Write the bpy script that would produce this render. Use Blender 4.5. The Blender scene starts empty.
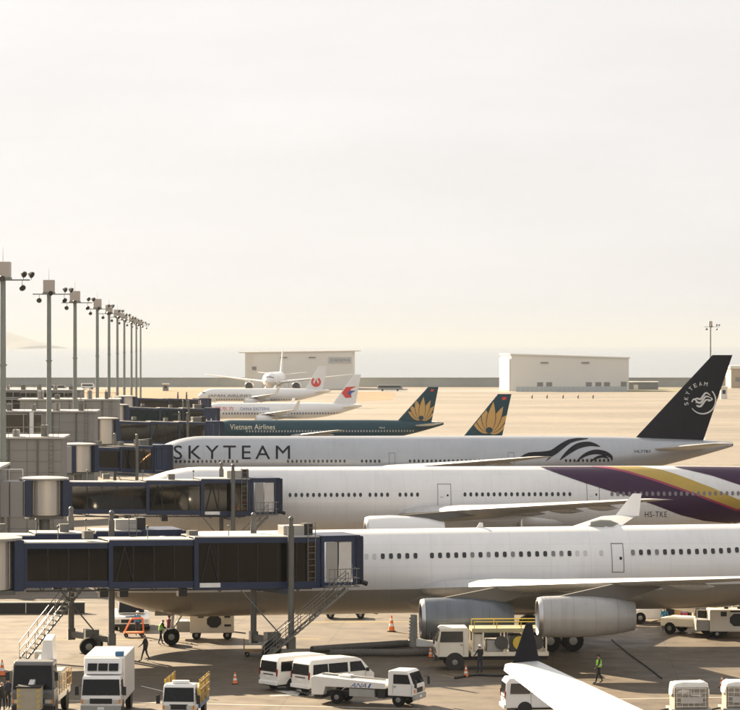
import bpy, bmesh, math, random
from mathutils import Vector, Matrix
random.seed(7)
R = math.radians
sc = bpy.context.scene
COL = sc.collection

# ---------------------------------------------------------------- camera, sky, sun, exposure
F, CX, HY, CAMZ = 2900.0, 370.0, 345.0, 20.0        # focal length in photo pixels, horizon row, eye height
cam = bpy.data.cameras.new('camera'); cam_o = bpy.data.objects.new('camera', cam); COL.objects.link(cam_o)
cam_o.location = (0, 0, CAMZ); cam_o.rotation_euler = (R(90) - math.atan(10 / F), 0, 0)
cam.sensor_fit = 'HORIZONTAL'; cam.sensor_width = 36; cam.lens = 36 * F / 740
cam.clip_start = 0.5; cam.clip_end = 120000
cam.dof.use_dof = True; cam.dof.focus_distance = 195; cam.dof.aperture_fstop = 2.4
sc.camera = cam_o

SUN_EL, SUN_AZ = 24.0, -33.0                          # azimuth from +Y, negative = to the left
w = bpy.data.worlds.new('World'); sc.world = w; w.use_nodes = True
nt = w.node_tree; nt.nodes.clear()
N = nt.nodes.new; LK = nt.links.new
out = N('ShaderNodeOutputWorld'); bg = N('ShaderNodeBackground'); bg.inputs[1].default_value = 0.05
sky = N('ShaderNodeTexSky'); sky.sky_type = 'NISHITA'; sky.sun_disc = False
sky.sun_elevation = R(SUN_EL); sky.sun_rotation = R(SUN_AZ)
sky.air_density = 1.0; sky.dust_density = 2.5; sky.ozone_density = 1.0; sky.altitude = 0
hs = N('ShaderNodeHueSaturation'); hs.inputs['Saturation'].default_value = 0.12
tc = N('ShaderNodeTexCoord'); mp = N('ShaderNodeMapping'); mp.inputs['Scale'].default_value = (3, 3, 16)
nz = N('ShaderNodeTexNoise'); nz.inputs['Scale'].default_value = 2.2; nz.inputs['Detail'].default_value = 7; nz.inputs['Roughness'].default_value = 0.6
rp = N('ShaderNodeMapRange'); rp.inputs[1].default_value = 0.35; rp.inputs[2].default_value = 0.7; rp.inputs[3].default_value = 0.965; rp.inputs[4].default_value = 1.03
tint = N('ShaderNodeMix'); tint.data_type = 'RGBA'; tint.blend_type = 'MULTIPLY'; tint.inputs[0].default_value = 1.0; tint.inputs[7].default_value = (1.02, .99, .95, 1)   # warm, dusty late-day air
veil = N('ShaderNodeMix'); veil.data_type = 'RGBA'; veil.inputs[0].default_value = .95; veil.inputs[7].default_value = (4.02, 3.93, 3.90, 1)      # even bright veil of thin high cloud
mul = N('ShaderNodeMix'); mul.data_type = 'RGBA'; mul.blend_type = 'MULTIPLY'; mul.inputs[0].default_value = 1.0
LK(tc.outputs['Generated'], mp.inputs[0]); LK(mp.outputs[0], nz.inputs['Vector']); LK(nz.outputs[0], rp.inputs[0])
LK(sky.outputs[0], hs.inputs['Color']); LK(hs.outputs[0], tint.inputs[6]); LK(tint.outputs[2], veil.inputs[6]); LK(veil.outputs[2], mul.inputs[6]); LK(rp.outputs[0], mul.inputs[7])
LK(mul.outputs[2], bg.inputs[0]); LK(bg.outputs[0], out.inputs[0])

sun = bpy.data.lights.new('sun', 'SUN'); sun.energy = 5.0; sun.angle = R(0.6); sun.color = (1.0, 0.81, 0.57)
sun_o = bpy.data.objects.new('sun', sun); COL.objects.link(sun_o)
sdir = Vector((math.sin(R(SUN_AZ)) * math.cos(R(SUN_EL)), math.cos(R(SUN_AZ)) * math.cos(R(SUN_EL)), math.sin(R(SUN_EL))))
sun_o.rotation_euler = sdir.to_track_quat('Z', 'Y').to_euler(); sun_o.location = (0, 0, 200)

sc.view_settings.view_transform = 'Standard'; sc.view_settings.look = 'None'
sc.view_settings.exposure = 2.1; sc.view_settings.gamma = 1.0
sc.render.engine = 'CYCLES'
sc.cycles.use_denoising = True
sc.cycles.max_bounces = 6; sc.cycles.volume_bounces = 1; sc.cycles.transparent_max_bounces = 24
sc.cycles.sample_clamp_indirect = 6

# ---------------------------------------------------------------- coordinates
A = R(3.6)                                            # the pier runs 3.6 degrees left of the view axis
def P(px, py, Y): return Vector(((px - CX) * Y / F, Y, CAMZ - (py - HY) * Y / F))
def G(px, py): Y = CAMZ * F / (py - HY); return Vector(((px - CX) * Y / F, Y, 0))

# ---------------------------------------------------------------- materials
MATS = {}
def pm(name, col, rough=.5, metal=0., var=.08, scale=2.0, bump=0., spec=.5, coat=0., detail=4):
    if name in MATS: return MATS[name]
    m = bpy.data.materials.new(name); m.use_nodes = True; t = m.node_tree; b = t.nodes['Principled BSDF']
    n = t.nodes.new('ShaderNodeTexNoise'); n.inputs['Scale'].default_value = scale; n.inputs['Detail'].default_value = detail
    c = t.nodes.new('ShaderNodeTexCoord'); t.links.new(c.outputs['Object'], n.inputs['Vector'])
    mx = t.nodes.new('ShaderNodeMix'); mx.data_type = 'RGBA'
    mx.inputs[6].default_value = [max(0, x * (1 - var * 1.6)) for x in col] + [1]
    mx.inputs[7].default_value = [min(1, x * (1 + var * 1.6)) for x in col] + [1]
    t.links.new(n.outputs[0], mx.inputs[0]); t.links.new(mx.outputs[2], b.inputs['Base Color'])
    b.inputs['Roughness'].default_value = rough; b.inputs['Metallic'].default_value = metal
    b.inputs['Specular IOR Level'].default_value = spec; b.inputs['Coat Weight'].default_value = coat
    b.inputs['Coat Roughness'].default_value = .12
    if bump:
        bp = t.nodes.new('ShaderNodeBump'); bp.inputs['Strength'].default_value = bump; bp.inputs['Distance'].default_value = .05
        n2 = t.nodes.new('ShaderNodeTexNoise'); n2.inputs['Scale'].default_value = scale * 6; n2.inputs['Detail'].default_value = 6
        t.links.new(c.outputs['Object'], n2.inputs['Vector']); t.links.new(n2.outputs[0], bp.inputs['Height']); t.links.new(bp.outputs[0], b.inputs['Normal'])
    MATS[name] = m; return m

def glass(name, tint, refl=.9, rough=.03):
    m = bpy.data.materials.new(name); m.use_nodes = True; t = m.node_tree; t.nodes.clear()
    o = t.nodes.new('ShaderNodeOutputMaterial'); tr = t.nodes.new('ShaderNodeBsdfTransparent'); gl = t.nodes.new('ShaderNodeBsdfGlossy')
    nz = t.nodes.new('ShaderNodeTexNoise'); nz.inputs['Scale'].default_value = .7; nz.inputs['Detail'].default_value = 3
    mxc = t.nodes.new('ShaderNodeMix'); mxc.data_type = 'RGBA'
    mxc.inputs[6].default_value = [x * .75 for x in tint] + [1]; mxc.inputs[7].default_value = [min(1, x * 1.25) for x in tint] + [1]
    t.links.new(nz.outputs[0], mxc.inputs[0]); t.links.new(mxc.outputs[2], tr.inputs[0])
    gl.inputs['Color'].default_value = (refl, refl, refl, 1); gl.inputs['Roughness'].default_value = rough
    fr = t.nodes.new('ShaderNodeFresnel'); fr.inputs[0].default_value = 1.5
    mx = t.nodes.new('ShaderNodeMixShader'); t.links.new(fr.outputs[0], mx.inputs[0]); t.links.new(tr.outputs[0], mx.inputs[1]); t.links.new(gl.outputs[0], mx.inputs[2])
    t.links.new(mx.outputs[0], o.inputs[0]); return m

WHITE = pm('aircraft_white', (.71, .71, .705), .28, 0, .04, .35, coat=.35)
SILVER = pm('aircraft_silver', (.40, .42, .45), .30, .35, .05, .4, coat=.3)
TEAL = pm('aircraft_teal', (.005, .045, .066), .42, 0, .08, .5, spec=.28)
FARWHITE = pm('airliner_white_paint', (.74, .74, .73), .3, 0, .03, .3, coat=.3)
NAVY = pm('navy_paint', (.004, .005, .011), .5, 0, .15, .8, spec=.18)
PURPLE = pm('purple_paint', (.034, .009, .040), .4, 0, .08, .5, spec=.28)
GOLD = pm('gold_paint', (.42, .29, .055), .35, .15, .08, .6)
MAGENTA = pm('magenta_paint', (.28, .02, .07), .3, 0, .05)
LOTUS = pm('lotus_gold_paint', (.55, .32, .09), .35, 0, .08, .6)
RED = pm('red_paint', (.62, .035, .03), .35, 0, .05)
BLUEP = pm('blue_paint', (.03, .07, .28), .35, 0, .05)
INK = pm('ink_dark', (.035, .04, .055), .4, 0, .1)
WINGTOP = pm('wing_grey', (.46, .46, .46), .33, .1, .06, .5)
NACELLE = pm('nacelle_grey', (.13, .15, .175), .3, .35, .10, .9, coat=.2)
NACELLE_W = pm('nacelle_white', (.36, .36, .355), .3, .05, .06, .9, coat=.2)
METAL = pm('bare_metal', (.5, .5, .5), .28, .9, .08, 2)
DARKMET = pm('dark_metal', (.06, .06, .06), .45, .5, .2, 3)
TYRE = pm('tyre_rubber', (.008, .008, .008), .9, 0, .2, 5, spec=.2)
RIM = pm('wheel_rim', (.22, .22, .21), .4, .6, .1, 4)
WINDOW = pm('cabin_glass', (.012, .014, .018), .12, 0, .2, 5)
LINE = pm('panel_line', (.16, .16, .17), .5, 0, .1)
PLUG = pm('plugged_window', (.5, .5, .5), .4, 0, .05)

def panels(m, px=2.66, pz=1.42, dark=.14, grime=.08):
    """skin joints and faint run-off streaks on painted metal"""
    t = m.node_tree; b = t.nodes['Principled BSDF']; L_ = t.links.new
    c = t.nodes.new('ShaderNodeTexCoord'); s = t.nodes.new('ShaderNodeSeparateXYZ'); L_(c.outputs['Object'], s.inputs[0])
    def mth(op, a, v=None, w_=None):
        n = t.nodes.new('ShaderNodeMath'); n.operation = op
        for i, q in enumerate((a, v, w_)):
            if q is None: continue
            if isinstance(q, (int, float)): n.inputs[i].default_value = q
            else: L_(q, n.inputs[i])
        return n.outputs[0]
    fx = mth('LESS_THAN', mth('FRACT', mth('DIVIDE', s.outputs[0], px)), .03 / px)
    fz = mth('LESS_THAN', mth('FRACT', mth('DIVIDE', mth('ADD', s.outputs[2], .37), pz)), .022 / pz)
    ln = mth('MULTIPLY', mth('MAXIMUM', fx, fz), dark)
    mp_ = t.nodes.new('ShaderNodeMapping'); mp_.inputs['Scale'].default_value = (1.6, .5, .12); L_(c.outputs['Object'], mp_.inputs[0])
    nz_ = t.nodes.new('ShaderNodeTexNoise'); nz_.inputs['Scale'].default_value = 1.5; nz_.inputs['Detail'].default_value = 7; nz_.inputs['Roughness'].default_value = .65; L_(mp_.outputs[0], nz_.inputs['Vector'])
    r = t.nodes.new('ShaderNodeMapRange'); r.inputs[1].default_value = .48; r.inputs[2].default_value = .78; r.inputs[3].default_value = 0; r.inputs[4].default_value = grime; L_(nz_.outputs[0], r.inputs[0])
    # each skin sheet a slightly different tone
    wn = t.nodes.new('ShaderNodeTexWhiteNoise'); wn.noise_dimensions = '2D'; cb = t.nodes.new('ShaderNodeCombineXYZ')
    L_(mth('FLOOR', mth('DIVIDE', s.outputs[0], px)), cb.inputs[0]); L_(mth('FLOOR', mth('DIVIDE', mth('ADD', s.outputs[2], .37), pz)), cb.inputs[1]); L_(cb.outputs[0], wn.inputs['Vector'])
    tone = mth('MULTIPLY', wn.outputs['Value'], .035)
    k = mth('SUBTRACT', 1.0, mth('ADD', tone, mth('MAXIMUM', ln, r.outputs[0])))
    mx = t.nodes.new('ShaderNodeMix'); mx.data_type = 'RGBA'; mx.blend_type = 'MULTIPLY'; mx.inputs[0].default_value = 1
    L_(b.inputs['Base Color'].links[0].from_socket, mx.inputs[6]); cc = t.nodes.new('ShaderNodeCombineColor')
    for i in range(3): L_(k, cc.inputs[i])
    L_(cc.outputs[0], mx.inputs[7]); L_(mx.outputs[2], b.inputs['Base Color'])
    rr = t.nodes.new('ShaderNodeMapRange'); rr.inputs[3].default_value = b.inputs['Roughness'].default_value - .06; rr.inputs[4].default_value = b.inputs['Roughness'].default_value + .12; L_(nz_.outputs[0], rr.inputs[0]); L_(rr.outputs[0], b.inputs['Roughness'])
    return m
panels(WHITE); panels(SILVER); panels(WINGTOP, 1.9, 50, .2, .15); panels(NACELLE, 1.35, 50, .3, .2); panels(NACELLE_W, 1.35, 50, .3, .2)
def two_tone(name, top, bot, z0, slope):
    m = pm(name, top, .28, 0, .04, .35, coat=.35); t = m.node_tree; b = t.nodes['Principled BSDF']
    c = t.nodes.new('ShaderNodeTexCoord'); s = t.nodes.new('ShaderNodeSeparateXYZ'); t.links.new(c.outputs['Object'], s.inputs[0])
    k = t.nodes.new('ShaderNodeMath'); k.operation = 'MULTIPLY_ADD'; k.inputs[1].default_value = slope; k.inputs[2].default_value = z0
    t.links.new(s.outputs[0], k.inputs[0])
    g = t.nodes.new('ShaderNodeMath'); g.operation = 'LESS_THAN'; t.links.new(s.outputs[2], g.inputs[0]); t.links.new(k.outputs[0], g.inputs[1])
    mx = t.nodes.new('ShaderNodeMix'); mx.data_type = 'RGBA'; t.links.new(g.outputs[0], mx.inputs[0])
    old = b.inputs['Base Color'].links[0].from_socket
    t.links.new(old, mx.inputs[6]); mx.inputs[7].default_value = list(bot) + [1]; t.links.new(mx.outputs[2], b.inputs['Base Color'])
    return m

# ---------------------------------------------------------------- mesh helpers
class MB:
    def __init__(s): s.v = []; s.f = []
    def add(s, vs, fs):
        o = len(s.v); s.v += [tuple(p) for p in vs]; s.f += [tuple(i + o for i in f) for f in fs]; return s
    def hexa(s, p):                                    # 4 bottom points, 4 top points
        return s.add(p, [(3, 2, 1, 0), (4, 5, 6, 7), (0, 1, 5, 4), (1, 2, 6, 5), (2, 3, 7, 6), (3, 0, 4, 7)])
    def box(s, x0, x1, y0, y1, z0, z1):
        return s.hexa([(x0, y0, z0), (x1, y0, z0), (x1, y1, z0), (x0, y1, z0), (x0, y0, z1), (x1, y0, z1), (x1, y1, z1), (x0, y1, z1)])
    def loft(s, rings, c0=True, c1=True, closed=True):
        n = len(rings[0]); vs = [p for r in rings for p in r]; fs = []
        for i in range(len(rings) - 1):
            for j in range(n if closed else n - 1):
                k = (j + 1) % n; fs.append((i * n + j, i * n + k, (i + 1) * n + k, (i + 1) * n + j))
        if c0: fs.append(tuple(reversed(range(n))))
        if c1: fs.append(tuple((len(rings) - 1) * n + j for j in range(n)))
        return s.add(vs, fs)
    def cyl(s, a, b, r0, r1=None, n=10):
        a, b = Vector(a), Vector(b); r1 = r0 if r1 is None else r1
        d = (b - a).normalized(); u = d.cross(Vector((0, 0, 1)))
        if u.length < .01: u = Vector((1, 0, 0))
        u.normalize(); v = d.cross(u)
        ring = lambda c, r: [c + (u * math.cos(6.28319 * k / n) + v * math.sin(6.28319 * k / n)) * r for k in range(n)]
        return s.loft([ring(a, r0), ring(b, r1)])
    def tube(s, pts, r, n=8):
        for a, b in zip(pts, pts[1:]): s.cyl(a, b, r, r, n)
        return s
    def lathe(s, prof, org, axis=Vector((1, 0, 0)), n=20, cap=True):
        org, d = Vector(org), Vector(axis).normalized(); u = d.cross(Vector((0, 0, 1)))
        if u.length < .01: u = Vector((1, 0, 0))
        u.normalize(); v = d.cross(u)
        return s.loft([[org + d * a + (u * math.cos(6.28319 * k / n) + v * math.sin(6.28319 * k / n)) * max(r, .001) for k in range(n)] for a, r in prof], cap, cap)
    def prism(s, poly, y0, y1, ins=0.0):               # polygon in xz, extruded along y
        cx = sum(p[0] for p in poly) / len(poly)
        return s.loft([[(x, y0, z) for x, z in poly], [(x, y1, z) for x, z in poly]])
    def sph(s, c, r, n=10, sz=1.0):
        return s.lathe([(-r * sz * math.cos(math.pi * k / 8), r * math.sin(math.pi * k / 8)) for k in range(9)], c, Vector((0, 0, 1)), n)
    def build(s, name, mat, parent=None, smooth=False, bevel=0, kind=None):
        me = bpy.data.meshes.new(name); me.from_pydata(s.v, [], s.f); me.validate()
        bm = bmesh.new(); bm.from_mesh(me); bmesh.ops.recalc_face_normals(bm, faces=bm.faces); bm.to_mesh(me); bm.free()
        if mat: me.materials.append(mat)
        if smooth:
            me.polygons.foreach_set('use_smooth', [True] * len(me.polygons)); me.update()
            try: me.set_sharp_from_angle(angle=R(42))
            except Exception: pass
        o = bpy.data.objects.new(name, me); COL.objects.link(o)
        if parent: o.parent = parent
        if bevel:
            b = o.modifiers.new('bevel', 'BEVEL'); b.width = bevel; b.segments = 2; b.limit_method = 'ANGLE'; b.angle_limit = R(35)
        if kind: o['kind'] = kind
        return o

def tag(o, label, cat, group=None):
    o['label'] = label; o['category'] = cat
    if group: o['group'] = group
    return o
def thing(name, label, cat, loc, rz=0, group=None):
    o = bpy.data.objects.new(name, None); o.empty_display_size = .5; COL.objects.link(o)
    o.location = loc; o.rotation_euler = (0, 0, rz); return tag(o, label, cat, group)
def struct(o): o['kind'] = 'structure'; return o
def dup(o, parent=None):
    c = o.copy(); COL.objects.link(c); c.parent = parent
    for ch in list(o.children): dup(ch, c)
    return c
def share(src, loc, parent, rot=None):                 # a further piece with the same mesh
    c = bpy.data.objects.new(src.name.split('.')[0], src.data); COL.objects.link(c); c.parent = parent; c.location = loc
    if rot: c.rotation_euler = rot
    return c

_txt = {}
def text_mesh(s, spacing=1.0):
    key = (s, spacing)
    if key in _txt: return _txt[key]
    cu = bpy.data.curves.new('t', 'FONT'); cu.body = s; cu.space_character = spacing; cu.resolution_u = 3
    o = bpy.data.objects.new('t', cu); COL.objects.link(o); bpy.context.view_layer.update()
    me = o.evaluated_get(bpy.context.evaluated_depsgraph_get()).to_mesh()
    bm = bmesh.new(); bm.from_mesh(me); bpy.data.objects.remove(o)
    bmesh.ops.remove_doubles(bm, verts=bm.verts, dist=1e-4)
    xs = [v.co.x for v in bm.verts]; ys = [v.co.y for v in bm.verts]
    x0, x1, y0, y1 = min(xs), max(xs), min(ys), max(ys)
    bmesh.ops.triangulate(bm, faces=bm.faces)
    for _ in range(3):
        es = [e for e in bm.edges if e.calc_length() > .3]
        if not es: break
        bmesh.ops.subdivide_edges(bm, edges=es, cuts=1); bmesh.ops.triangulate(bm, faces=bm.faces)
    bm.verts.index_update()
    vs = [((v.co.x - x0) / (x1 - x0), (v.co.y - y0) / (y1 - y0)) for v in bm.verts]
    fs = [tuple(v.index for v in f.verts) for f in bm.faces]; bm.free(); bpy.data.curves.remove(cu)
    _txt[key] = (vs, fs); return vs, fs

def lerp_poly(pts, t):
    n = len(pts) - 1; i = min(int(t * n), n - 1); f = t * n - i
    return tuple(a + (b - a) * f for a, b in zip(pts[i], pts[i + 1]))
# ---------------------------------------------------------------- airliners
def airfoil(n=9, camber=.02):
    xs = [(1 - math.cos(math.pi * k / n)) / 2 for k in range(n + 1)]
    th = lambda x: 5 * (.2969 * math.sqrt(x) - .126 * x - .3516 * x * x + .2843 * x ** 3 - .1015 * x ** 4)
    up = [(x, th(x)) for x in xs]; lo = [(x, -th(x)) for x in reversed(xs[1:-1])]
    return up + lo
AF = airfoil()
def thick(x): x = min(max(x, 0), 1); return 5 * (.2969 * math.sqrt(x) - .126 * x - .3516 * x * x + .2843 * x ** 3 - .1015 * x ** 4)

WHEEL = {}
def wheel_pair(parent, c, r, w, name='wheel', n=18):
    """one wheel: tyre + rim as sub-part, axle along y"""
    key = (round(r, 3), round(w, 3))
    if key not in WHEEL:
        t = MB().lathe([(-w / 2, r * .55), (-w / 2, r * .9), (-w * .3, r), (w * .3, r), (w / 2, r * .9), (w / 2, r * .55)], (0, 0, 0), (0, 1, 0), n).build(name, TYRE, None, True)
        h = MB().lathe([(-w * .52, r * .1), (-w * .52, r * .3), (-w * .46, r * .56), (w * .46, r * .56), (w * .52, r * .3), (w * .52, r * .1)], (0, 0, 0), (0, 1, 0), n).build('rim', RIM, t, True)
        t.parent = parent; t.location = c; WHEEL[key] = (t.data, h.data); return t
    t = bpy.data.objects.new(name, WHEEL[key][0]); COL.objects.link(t); t.parent = parent; t.location = c
    h = bpy.data.objects.new('rim', WHEEL[key][1]); COL.objects.link(h); h.parent = t
    return t

class Jet:
    def __init__(s, label, nose, L, Rf, zc, paint, yaw=A, slope=0., seg=40, tail_up=.45, tailfrac=.66, group=None, name='airliner', nl=2.6, nexp=.7, droop=.2):
        s.L, s.R, s.zc, s.slope, s.yaw = L, Rf, zc, slope, yaw; s.tu = tail_up; s.xt = L * tailfrac
        s.nose = Vector((nose[0], nose[1], 0)); s.root = thing(name, label, 'airplane', s.nose, yaw, group)
        s.Ln = nl * Rf; s.nexp, s.dr = nexp, droop; s.paint = paint
        xs = [s.Ln * (1 - math.cos(math.pi / 2 * k / 12)) for k in range(13)]
        xs += [s.Ln + (s.xt - s.Ln) * k / 10 for k in range(1, 11)]
        xs += [s.xt + (L - s.xt) * k / 16 for k in range(1, 17)]
        rings = []
        for x in xs:
            c, rz, ry = s.fus(x)
            rings.append([(x, ry * math.sin(2 * math.pi * k / seg), c + rz * math.cos(2 * math.pi * k / seg)) for k in range(seg)])
        s.body = MB().loft(rings).build('fuselage', paint, s.root, True)
    def fus(s, x):
        base = s.zc + s.slope * x; r = s.R
        if x < s.Ln:
            t = max(x, 0) / s.Ln; r = s.R * max(1 - (1 - t) ** 2.0, 0) ** s.nexp + .02
            return base - s.dr * s.R * (1 - t) ** 2.2, r, r
        if x > s.xt:
            t = min((x - s.xt) / (s.L - s.xt), 1); r = s.R * (1 - .9 * t ** 1.65)
            return base + s.R * (1 - s.tu * .6 * t * t) - r, r, r * (1 - .1 * t)
        return base, r, r
    def sy(s, x, z):
        c, rz, ry = s.fus(x); q = (z - c) / rz
        return ry * math.sqrt(max(0, 1 - q * q))
    def onfus(s, x, z, off, side=-1):
        c, rz, ry = s.fus(x); q = max(-.995, min(.995, (z - c) / (rz)))
        return (x, side * (ry + off) * math.sqrt(1 - q * q), c + q * (rz + off))
    def w2l(s, p): return Matrix.Rotation(-s.yaw, 3, 'Z') @ (p - s.nose)
    def hit(s, px, py, ylocal):
        o = s.w2l(Vector((0, 0, CAMZ))); d = Matrix.Rotation(-s.yaw, 3, 'Z') @ Vector(((px - CX) / F, 1, -(py - HY) / F))
        k = (ylocal - o.y) / d.y; p = o + d * k; return p.x, p.z
    def px(s, px, py):
        y = s.R
        for _ in range(8):
            x, z = s.hit(px, py, -y); x = min(max(x, .3), s.L - .1)
            c, rz, ry = s.fus(x); z = min(max(z, c - rz * .99), c + rz * .985); y = .5 * y + .5 * s.sy(x, z)
        return x, z
    def strip(s, name, mat, top, bot, n=24, m=8, off=.015, side=-1):
        vs, fs = [], []
        for i in range(n + 1):
            a = s.px(*lerp_poly(top, i / n)); b = s.px(*lerp_poly(bot, i / n))
            for j in range(m + 1):
                f = j / m; vs.append(s.onfus(a[0] + (b[0] - a[0]) * f, a[1] + (b[1] - a[1]) * f, off, side))
        for i in range(n):
            for j in range(m):
                k = i * (m + 1) + j; fs.append((k, k + 1, k + m + 2, k + m + 1))
        return MB().add(vs, fs).build(name, mat, s.root, True)
    def letters(s, mat, txt, x0, y0, x1, y1, spacing=1., off=.02, name='lettering'):
        vs, fs = text_mesh(txt, spacing); out = []
        for u, v in vs: out.append(s.onfus(*s.px(x0 + (x1 - x0) * u, y1 + (y0 - y1) * v), off))
        return MB().add(out, fs).build(name, mat, s.root)
    def window(s, x, z, w, h, mat, src=None, name='cabin_window', off=.012):
        c, rz, ry = s.fus(x); q = (z - c) / rz; ang = math.asin(max(-1, min(1, q)))
        if src is None:
            b = MB(); o = []
            for k in range(12):
                a = 2 * math.pi * k / 12; ca, sa = math.cos(a), math.sin(a)
                o.append((w / 2 * math.copysign(abs(ca) ** .6, ca), h / 2 * math.copysign(abs(sa) ** .6, sa)))
            b.loft([[(u, .05, v) for u, v in o], [(u, -off, v) for u, v in o]], False, True)
            src = b.build(name, mat, s.root)
        else:
            src = share(src, (0, 0, 0), s.root)
        src.location = (x, -math.cos(ang) * ry, c + math.sin(ang) * rz); src.rotation_euler = (ang * -1, 0, 0)
        return src
    def window_row(s, xs, z, w, h, off=.015, mat=None):
        """windows too small to pick apart in the photo: one joined row"""
        b = MB()
        for x in xs:
            for side in (-1, 1):
                q = []
                for k in range(8):
                    a = 2 * math.pi * (k + .5) / 8
                    q.append(s.onfus(x + w / 2 * math.cos(a) * 1.08, z + s.slope * x + h / 2 * math.sin(a) * 1.08, off, side))
                b.add(q, [tuple(range(8))])
        return b.build('cabin_window_row', mat or WINDOW, s.root, kind='stuff')
    def door(s, px0, py0, px1, py1, t=.05, handle=True, off=.014):
        xa, za = s.px(px0, py0); xb, zb = s.px(px1, py1); b = MB(); n = 6
        def seg(x0, z0, x1, z1):
            q0, q1 = [], []
            for k in range(n + 1):
                f = k / n; x = x0 + (x1 - x0) * f; z = z0 + (z1 - z0) * f
                if abs(x1 - x0) > abs(z1 - z0): q0.append(s.onfus(x, z - t / 2, off)); q1.append(s.onfus(x, z + t / 2, off))
                else: q0.append(s.onfus(x - t / 2, z, off)); q1.append(s.onfus(x + t / 2, z, off))
            b.add(q0 + q1, [(k, k + 1, n + 2 + k, n + 1 + k) for k in range(n)])
        seg(xa, za, xb, za); seg(xa, zb, xb, zb); seg(xa, za + t / 2, xa, zb - t / 2); seg(xb, za + t / 2, xb, zb - t / 2)
        d = b.build('door', LINE, s.root)
        if handle:
            xm, zm = xa + (xb - xa) * .75, (za + zb) / 2; y = s.sy(xm, zm)
            MB().box(xm - .08, xm + .08, -y - .03, -y + .05, zm - .12, zm + .08).build('window_port', WINDOW, d)
            MB().box(xa + .2, xa + .5, -y - .03, -y + .05, zm - .2, zm - .15).build('handle', LINE, d)
        return d
    def surf(s, name, st, mat, vertical=False, parent=None, caps=True):
        rings = []
        for (p, x, c, q, tcr) in st:
            rings.append([(x + u * c, v * tcr * c + (q if vertical else p), p) if vertical else (x + u * c, p, q + v * tcr * c) for u, v in AF])
        return MB().loft(rings).build(name, mat, parent or s.root, True)
    def wings(s, xle, tan, semi, cr, ct, z0, dih, kink=.36, ck=None, winglet=None, mat=None, wmat=None, tracks=3):
        s.wp = (xle, tan, z0, dih); ck = ck or cr * .60; mat = mat or WINGTOP
        for side in (-1, 1):
            st = []
            for f in (0, .1, .22, kink, .55, .75, .9, .97, 1.0):
                y = s.R * .55 + (semi - s.R * .55) * f
                c = cr + (ck - cr) * f / kink if f < kink else ck + (ct - ck) * (f - kink) / (1 - kink)
                if f == 1.0: c *= .8
                st.append((side * y, xle + (y - s.R) * tan + (.2 * ct if f == 1.0 else 0), c, z0 + (y - s.R) * dih, .125 - .03 * f if f < 1 else .03))
            wo = s.surf('wing', st, mat)
            tip = st[-1]
            if winglet:
                h, out_, rake, bc, tcw = winglet
                n = []
                for f in (0, .35, .7, 1):
                    n.append((tip[3] + h * f - .02, tip[1] + ct * .12 + rake * f, bc + (tcw - bc) * f, side * (abs(tip[0]) - .1 + out_ * f), .08))
                rings = [[(x + u * c, q + v * t * c, p) for u, v in AF] for (p, x, c, q, t) in n]
                MB().loft(rings).build('winglet', wmat or mat, wo, True)
            for k in range(tracks):                     # flap track fairings
                f = .28 + .2 * k; y = s.R + (semi - s.R) * f
                c = ck + (ct - ck) * max(0, f - kink) / (1 - kink)
                xm = xle + (y - s.R) * tan + c * .72; z = z0 + (y - s.R) * dih - .28
                ln = 2.0 - .25 * k
                MB().lathe([(-ln, .02), (-ln * .7, .2), (-.2 * ln, .3), (.3 * ln, .26), (ln * .9, .03)], (xm, side * y, z), (1, 0, -.05), 12).build('flap_track_fairing', mat, wo, True)
    def fairing(s, x0, x1, h=.9, mat=None):
        rings = []
        for k in range(13):
            t = k / 12; x = x0 + (x1 - x0) * t; c, rz, ry = s.fus(x); m = math.sin(math.pi * min(1, max(0, t))) ** .5
            rings.append([(x, (ry * .5 + ry * .47 * m) * math.cos(a), c - rz * .5 - rz * .06 * m + (rz * .38 * m + .12 * rz) * 1.05 * math.sin(a)) for a in [2 * math.pi * j / 24 for j in range(24)]])
        return MB().loft(rings).build('belly_fairing', mat or s.paint, s.root, True)
    def engine(s, x, y, z, r, ln, mat, lip=METAL):
        e = MB().lathe([(.9, r * .80), (.3, r * .78), (.06, r * .83), (0, r * .87), (.05, r * .91), (.35, r * .97), (ln * .3, r), (ln * .55, r * .98), (ln * .8, r * .86), (ln, r * .68), (ln - .05, r * .64), (ln * .8, r * .66)], (x, y, z), (1, 0, 0), 32, False).build('engine', mat, s.root, True)
        MB().lathe([(.10, r * .795), (-.015, r * .85), (-.03, r * .875), (.0, r * .9), (.22, r * .958)], (x, y, z), (1, 0, 0), 32, False).build('intake_lip', lip, e, True)
        MB().lathe([(.88, .02), (.9, r * .8), (.95, r * .8), (.97, .02)], (x, y, z), (1, 0, 0), 24).build('fan_disc', DARKMET, e, True)
        MB().lathe([(.35, .02), (.6, r * .18), (.9, r * .28)], (x, y, z), (1, 0, 0), 14).build('spinner', DARKMET, e, True)
        MB().lathe([(ln * .7, r * .5), (ln * .88, r * .4), (ln * .96, r * .2), (ln * 1.0, .02)], (x, y, z), (1, 0, 0), 20).build('exhaust_cone', METAL, e, True)
        xle, tan, z0, dih = s.wp; wz = z0 + (abs(y) - s.R) * dih; wx = xle + (abs(y) - s.R) * tan
        w_ = .16
        MB().prism([(x + ln * .18, z + r * .93), (x + ln * .85, z + r * .7), (wx + 3.0, wz - .3), (wx + .5, wz + .0)], y - w_, y + w_).build('pylon', pm('pylon_grey', (.10, .095, .088), .5, .1, .1, 1), e)
        return e
    def fin(s, st, mat):
        s.fst = st; return s.surf('fin', [(z, x, c, 0, t) for z, x, c, t in st], mat, True)
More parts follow.
